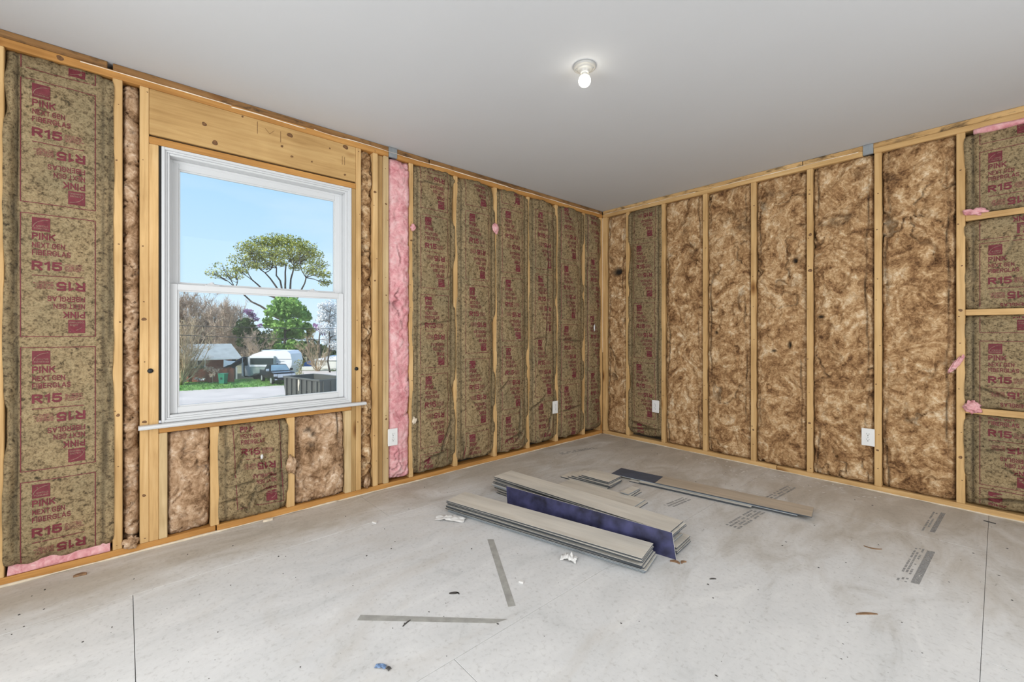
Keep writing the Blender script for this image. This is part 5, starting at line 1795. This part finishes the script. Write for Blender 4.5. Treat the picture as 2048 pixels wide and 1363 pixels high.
def twigs(starts, ends, w, rng):
    """thin tapering three-sided slivers"""
    A, B = np.array(starts), np.array(ends)
    n = len(A)
    d = B - A
    u = np.cross(d, np.array((0.2, 0.3, 1.0))); u /= (np.linalg.norm(u, axis=1)[:, None] + 1e-9)
    v = np.cross(d, u); v /= (np.linalg.norm(v, axis=1)[:, None] + 1e-9)
    V = np.stack([A + u * w, A - u * w * .5 + v * w * .8, A - u * w * .5 - v * w * .8, B], 1).reshape(-1, 3)
    i = np.arange(n)[:, None] * 4
    F = np.concatenate([i + np.array([[0, 1, 3]]), i + np.array([[1, 2, 3]]), i + np.array([[2, 0, 3]])])
    return V, F


def limb(mb, a, b, r0, r1, rng, bend=0.08, n=7, side=5, arch=0.0):
    a, b = np.array(a, float), np.array(b, float)
    L_ = np.linalg.norm(b - a)
    off = rng.normal(size=3) * bend * L_
    pts = []
    for t in np.linspace(0, 1, n):
        p = a + (b - a) * t + off * math.sin(math.pi * t) + rng.normal(size=3) * 0.012 * L_ * (0 < t < 1)
        p[2] += arch * L_ * math.sin(math.pi * t)
        pts.append(p)
    mb.tube(pts, np.linspace(r0, r1, n), side)
    return pts


def tree(name, base, label, cat='tree', group=None):
    return tag(empty(name, base), label, cat, group)


def ground_at(px, d):
    return W(rx(px, d), d, GZ)


# the tall spreading tree
rg = np.random.default_rng(101)
d = 74.0
t = tree('spreading_tree', ground_at(578, d), 'tall spreading tree with a wide olive crown against the sky')
mb = MB()
fork = np.array(far(578, 612, d))
limb(mb, ground_at(585, d), fork, 0.62, 0.48, rg, 0.01, 5, 8)
crown = [(448, 540, 26), (427, 548, 14), (470, 552, 14), (488, 520, 26), (500, 496, 24), (525, 487, 26), (552, 482, 26), (580, 484, 26), (605, 494, 24), (622, 508, 22), (636, 528, 20), (645, 548, 16), (650, 565, 12), (520, 515, 24), (545, 508, 22), (575, 506, 22), (600, 518, 20), (560, 525, 14), (535, 530, 14), (480, 540, 14), (622, 540, 16), (510, 532, 14), (590, 535, 12)]
hubs = []
for hx_, hy_, ddp in ((505, 560, 1.5), (530, 545, -2), (553, 535, 2), (572, 530, -2), (588, 532, 2.5), (612, 555, -1), (470, 575, 0.5)):
    st_ = fork if hx_ != 470 else np.array(far(566, 640, d))
    tip = np.array(far(hx_, hy_, d + ddp))
    pts = limb(mb, st_, tip, 0.22, 0.10, rg, 0.03, 7, 6, -0.02)
    hubs.append(tip)
bl, tw_a, tw_b = [], [], []
for cx_, cy_, rpx in crown:
    dd = d + rg.uniform(-4, 4)
    c = np.array(far(cx_, cy_, dd))
    h_ = min(hubs, key=lambda q: np.linalg.norm((q - c) * np.array((1, 1, 0.6))))
    pts = limb(mb, h_, c, 0.085, 0.035, rg, 0.06, 6, 5)
    R_ = rpx * dd / FPX
    for k in range(11):
        e_ = c + rg.normal(size=3) * np.array((R_, R_, R_ * 0.55)) * 0.6
        limb(mb, pts[rg.integers(2, 6)], e_, 0.04, 0.015, rg, 0.08, 4, 4)
    dens = 640 if cy_ < 520 else 400
    if cx_ < 475:
        dens = 170
    bl.append((c, (R_, R_ * 1.2, R_ * 0.62), int(dens * (rpx / 22.0) ** 1.2)))
build('trunk', mb, M['bark'], t, True)
V, F = leaves(bl, 0.15, rg, 0.5)
o = finish('foliage', V, F, M['leaf_olive'], t); o['kind'] = 'stuff'


def leafy(name, px, d, label, blobs, mat, count, size, seed, trunk=True, bark='bark', cat='tree', group=None, flat_=0.8, tr_=0.22):
    rg = np.random.default_rng(seed)
    t = tree(name, ground_at(px, d), label, cat, group)
    mb = MB()
    top = np.array(far(px, min(b[1] for b in blobs) + 12, d))
    if trunk:
        limb(mb, ground_at(px, d), top, tr_, tr_ * 0.3, rg, 0.02, 6, 6)
    bl = []
    g0 = np.array(ground_at(px, d))
    for bx, by, br in blobs:
        dd = d + rg.uniform(-1.5, 1.5)
        c = np.array(far(bx, by, dd))
        R_ = br * dd / FPX
        s_ = g0 + (top - g0) * np.clip((c[2] - 0.8 * R_ - g0[2]) / (top[2] - g0[2] + 1e-6), 0.1, 1)
        limb(mb, s_, c, min(0.09, tr_ * 0.5), min(0.03, tr_ * 0.2), rg, 0.06, 5, 4)
        bl.append((c, (R_, R_, R_ * flat_), int(count * (br / 15.0) ** 1.6)))
    build('trunk', mb, M[bark], t, True)
    V, F = leaves(bl, size, rg, 0.45)
    o = finish('foliage', V, F, M[mat], t)
    o['kind'] = 'stuff'
    return t


leafy('leafy_tree', 572, 62, 'bright green leafy tree behind the camper', [(560, 606, 16), (585, 608, 18), (545, 622, 15), (570, 626, 18), (600, 622, 16), (612, 632, 12), (540, 645, 14), (560, 652, 16), (590, 648, 16), (575, 668, 14), (598, 668, 14), (555, 672, 12), (585, 688, 12), (560, 694, 11), (540, 700, 8), (602, 690, 10), (612, 652, 10)], 'leaf_green', 300, 0.26, 202, flat_=0.85)
leafy('evergreen', 490, 66, 'dark evergreen tree left of the bright green tree', [(490, 648, 16), (478, 660, 13), (502, 658, 14), (490, 672, 15), (512, 668, 10), (484, 684, 11), (503, 684, 11)], 'leaf_dark', 520, 0.16, 203)
leafy('dark_tree', 595, 66, 'dark tree behind the bright green tree', [(590, 700, 15), (605, 705, 12), (600, 722, 12), (585, 718, 12), (610, 690, 10)], 'leaf_dark', 520, 0.16, 204)
leafy('yellow_tree', 614, 64, 'yellow green tree top right of the bright green tree', [(612, 653, 10), (622, 660, 9), (618, 670, 9)], 'leaf_yellow', 420, 0.15, 205)
leafy('redbud', 506, 70, 'purple flowering tree rising behind the dark evergreen', [(494, 622, 7), (504, 630, 7), (500, 624, 8), (512, 638, 6), (520, 650, 5)], 'leaf_purple', 330, 0.13, 206, group='purple flowering trees')
leafy('redbud', 640, 70, 'purple flowering tree behind the white blossom', [(638, 655, 9), (630, 650, 6), (646, 664, 8)], 'leaf_purple', 330, 0.13, 207, group='purple flowering trees')
leafy('blossom_tree', 660, 56, 'white blossoming tree at the right edge of the window', [(660, 612, 17), (650, 630, 16), (666, 640, 17), (650, 655, 15), (668, 665, 17), (655, 680, 13), (670, 690, 14), (645, 612, 10), (640, 640, 8), (684, 620, 18), (684, 660, 18)], 'leaf_white', 560, 0.11, 208, tr_=0.12)
leafy('spindly_bush', 600, 47, 'spindly bush right of the pickup truck', [(596, 724, 7), (602, 730, 7), (598, 738, 7), (606, 722, 5), (601, 746, 6)], 'leaf_yellow', 170, 0.07, 209, cat='bush', bark='bark_tan', tr_=0.05)
leafy('clipped_bush', 663, 59, 'low green bush at the foot of the shed', [(660, 741, 4), (667, 741, 5), (674, 741, 5)], 'leaf_dark', 420, 0.08, 210, cat='bush', tr_=0.05)
leafy('reddish_bush', 425, 44.2, 'leggy brown bush before the red fence', [(420, 738, 7), (432, 742, 7), (424, 750, 6), (412, 736, 5), (440, 737, 5)], 'twig', 260, 0.07, 211, cat='bush', bark='bark_tan', tr_=0.05)
leafy('flower_bush', 398, 44.0, 'low bush with cream flowers before the red fence', [(392, 757, 4), (399, 758, 4.5), (406, 758, 4)], 'leaf_white', 160, 0.05, 212, cat='bush', tr_=0.05)
leafy('window_bush', 395, 46.0, 'small dark bush under the windows of the brick house', [(385, 732, 5), (396, 734, 5), (405, 735, 4)], 'leaf_dark', 420, 0.07, 213, cat='bush', tr_=0.05)


def bare(name, px, d, label, spread, top, n, seed, mat='twig', r0=0.05, stems=1, group=None, levels=(10, 14), tw=0.02, base_py=None):
    """leafless tree: stems that fan out, split, and end in a haze of twigs"""
    rg = np.random.default_rng(seed)
    t = tree(name, ground_at(px, d), label, 'tree', group)
    mb = MB()
    A, B = [], []
    zt = zy(top, d)
    hgt = zt - GZ
    for s in range(n):
        b0 = np.array(ground_at(px, d)) + np.array((rg.normal(0, .12), rg.normal(0, .12), 0)) * (stems > 1)
        q = rg.uniform(-1, 1)
        tip = np.array(W(rx(px, d) + q * spread, d + rg.uniform(-1, 1) * spread * .6, GZ + hgt * (0.80 + 0.2 * rg.random() - 0.16 * q * q)))
        pts = limb(mb, b0, tip, r0, r0 * 0.25, rg, 0.05, 8, 5, -0.06)
        for k in range(levels[0]):
            i = rg.integers(2, 8)
            p = np.array(pts[i])
            v = (np.array(pts[i]) - np.array(pts[i - 1])); v /= np.linalg.norm(v)
            e_ = p + (v * 0.9 + rg.normal(size=3) * 0.55) * hgt * rg.uniform(0.08, 0.22)
            A.append(p); B.append(e_)
            for m_ in range(levels[1]):
                u = rg.random()
                s_ = p + (e_ - p) * u
                A.append(s_); B.append(s_ + (v * 0.7 + rg.normal(size=3) * 0.6) * hgt * rg.uniform(0.04, 0.11))
    build('trunk', mb, M[mat if mat == 'bark_tan' else 'bark_tan'], t, True)
    V, F = twigs(A, B, tw, rg)
    o = finish('twigs', V, F, M[mat], t)
    o['kind'] = 'stuff'
    return t


GB = 'bare trees behind the brick house'
for k, (px, top, sp2, lb) in enumerate(((352, 598, 2.6, 'bare brown tree behind the brick house, leftmost one'), (385, 604, 2.8, 'bare brown tree behind the brick house, left of the roof ridge'), (418, 610, 2.8, 'bare brown tree directly above the brick house roof'), (450, 616, 2.6, 'bare brown tree behind the brick house, right of the roof ridge'), (470, 622, 2.2, 'bare brown tree next to the dark evergreen'))):
    bare('bare_tree', px, 68 + (k % 3) * 2.0, lb, sp2, top, 15, 300 + k, 'twig', 0.10, 3, GB, (14, 20), 0.035)
bare('bare_tree', 520, 60, 'small bare grey tree between evergreen and camper', 2.4, 668, 12, 320, 'twig', 0.07, 3, None, (12, 14), 0.022)
bare('crape_myrtle', 358, 42.5, 'bare many stemmed tan tree at the left edge of the window', 2.3, 655, 40, 330, 'bark_tan', 0.085, 6, None, (12, 9), 0.020)
bare('crape_myrtle', 634, 58, 'bare vase shaped tan tree left of the shed', 2.1, 676, 16, 331, 'bark_tan', 0.05, 2, None, (9, 10), 0.016)
for k, (px, py, r_, mt) in enumerate(((330, 650, 34, 'leaf_dark'), (400, 655, 34, 'twig'), (455, 655, 30, 'leaf_yellow'), (535, 675, 30, 'leaf_dark'), (620, 690, 26, 'leaf_dark'), (680, 690, 30, 'leaf_dark'), (500, 690, 24, 'twig'))):
    leafy('distant_tree', px, 95, ['distant dark tree beyond the left edge of the bare trees', 'distant brown tree top above the roof ridge', 'distant yellow green tree right of the roof ridge', 'distant dark tree behind the camper', 'distant dark tree left of the shed', 'distant dark tree behind the shed', 'distant brown tree under the dark evergreen'][k],
          [(px - r_ * .6, py + 6, r_ * .55), (px, py, r_ * .7), (px + r_ * .6, py + 8, r_ * .55), (px, py + 20, r_ * .7), (px - r_ * .5, py + 28, r_ * .6), (px + r_ * .5, py + 28, r_ * .6)], mt, 300, 0.30, 400 + k, group='distant trees on the skyline')
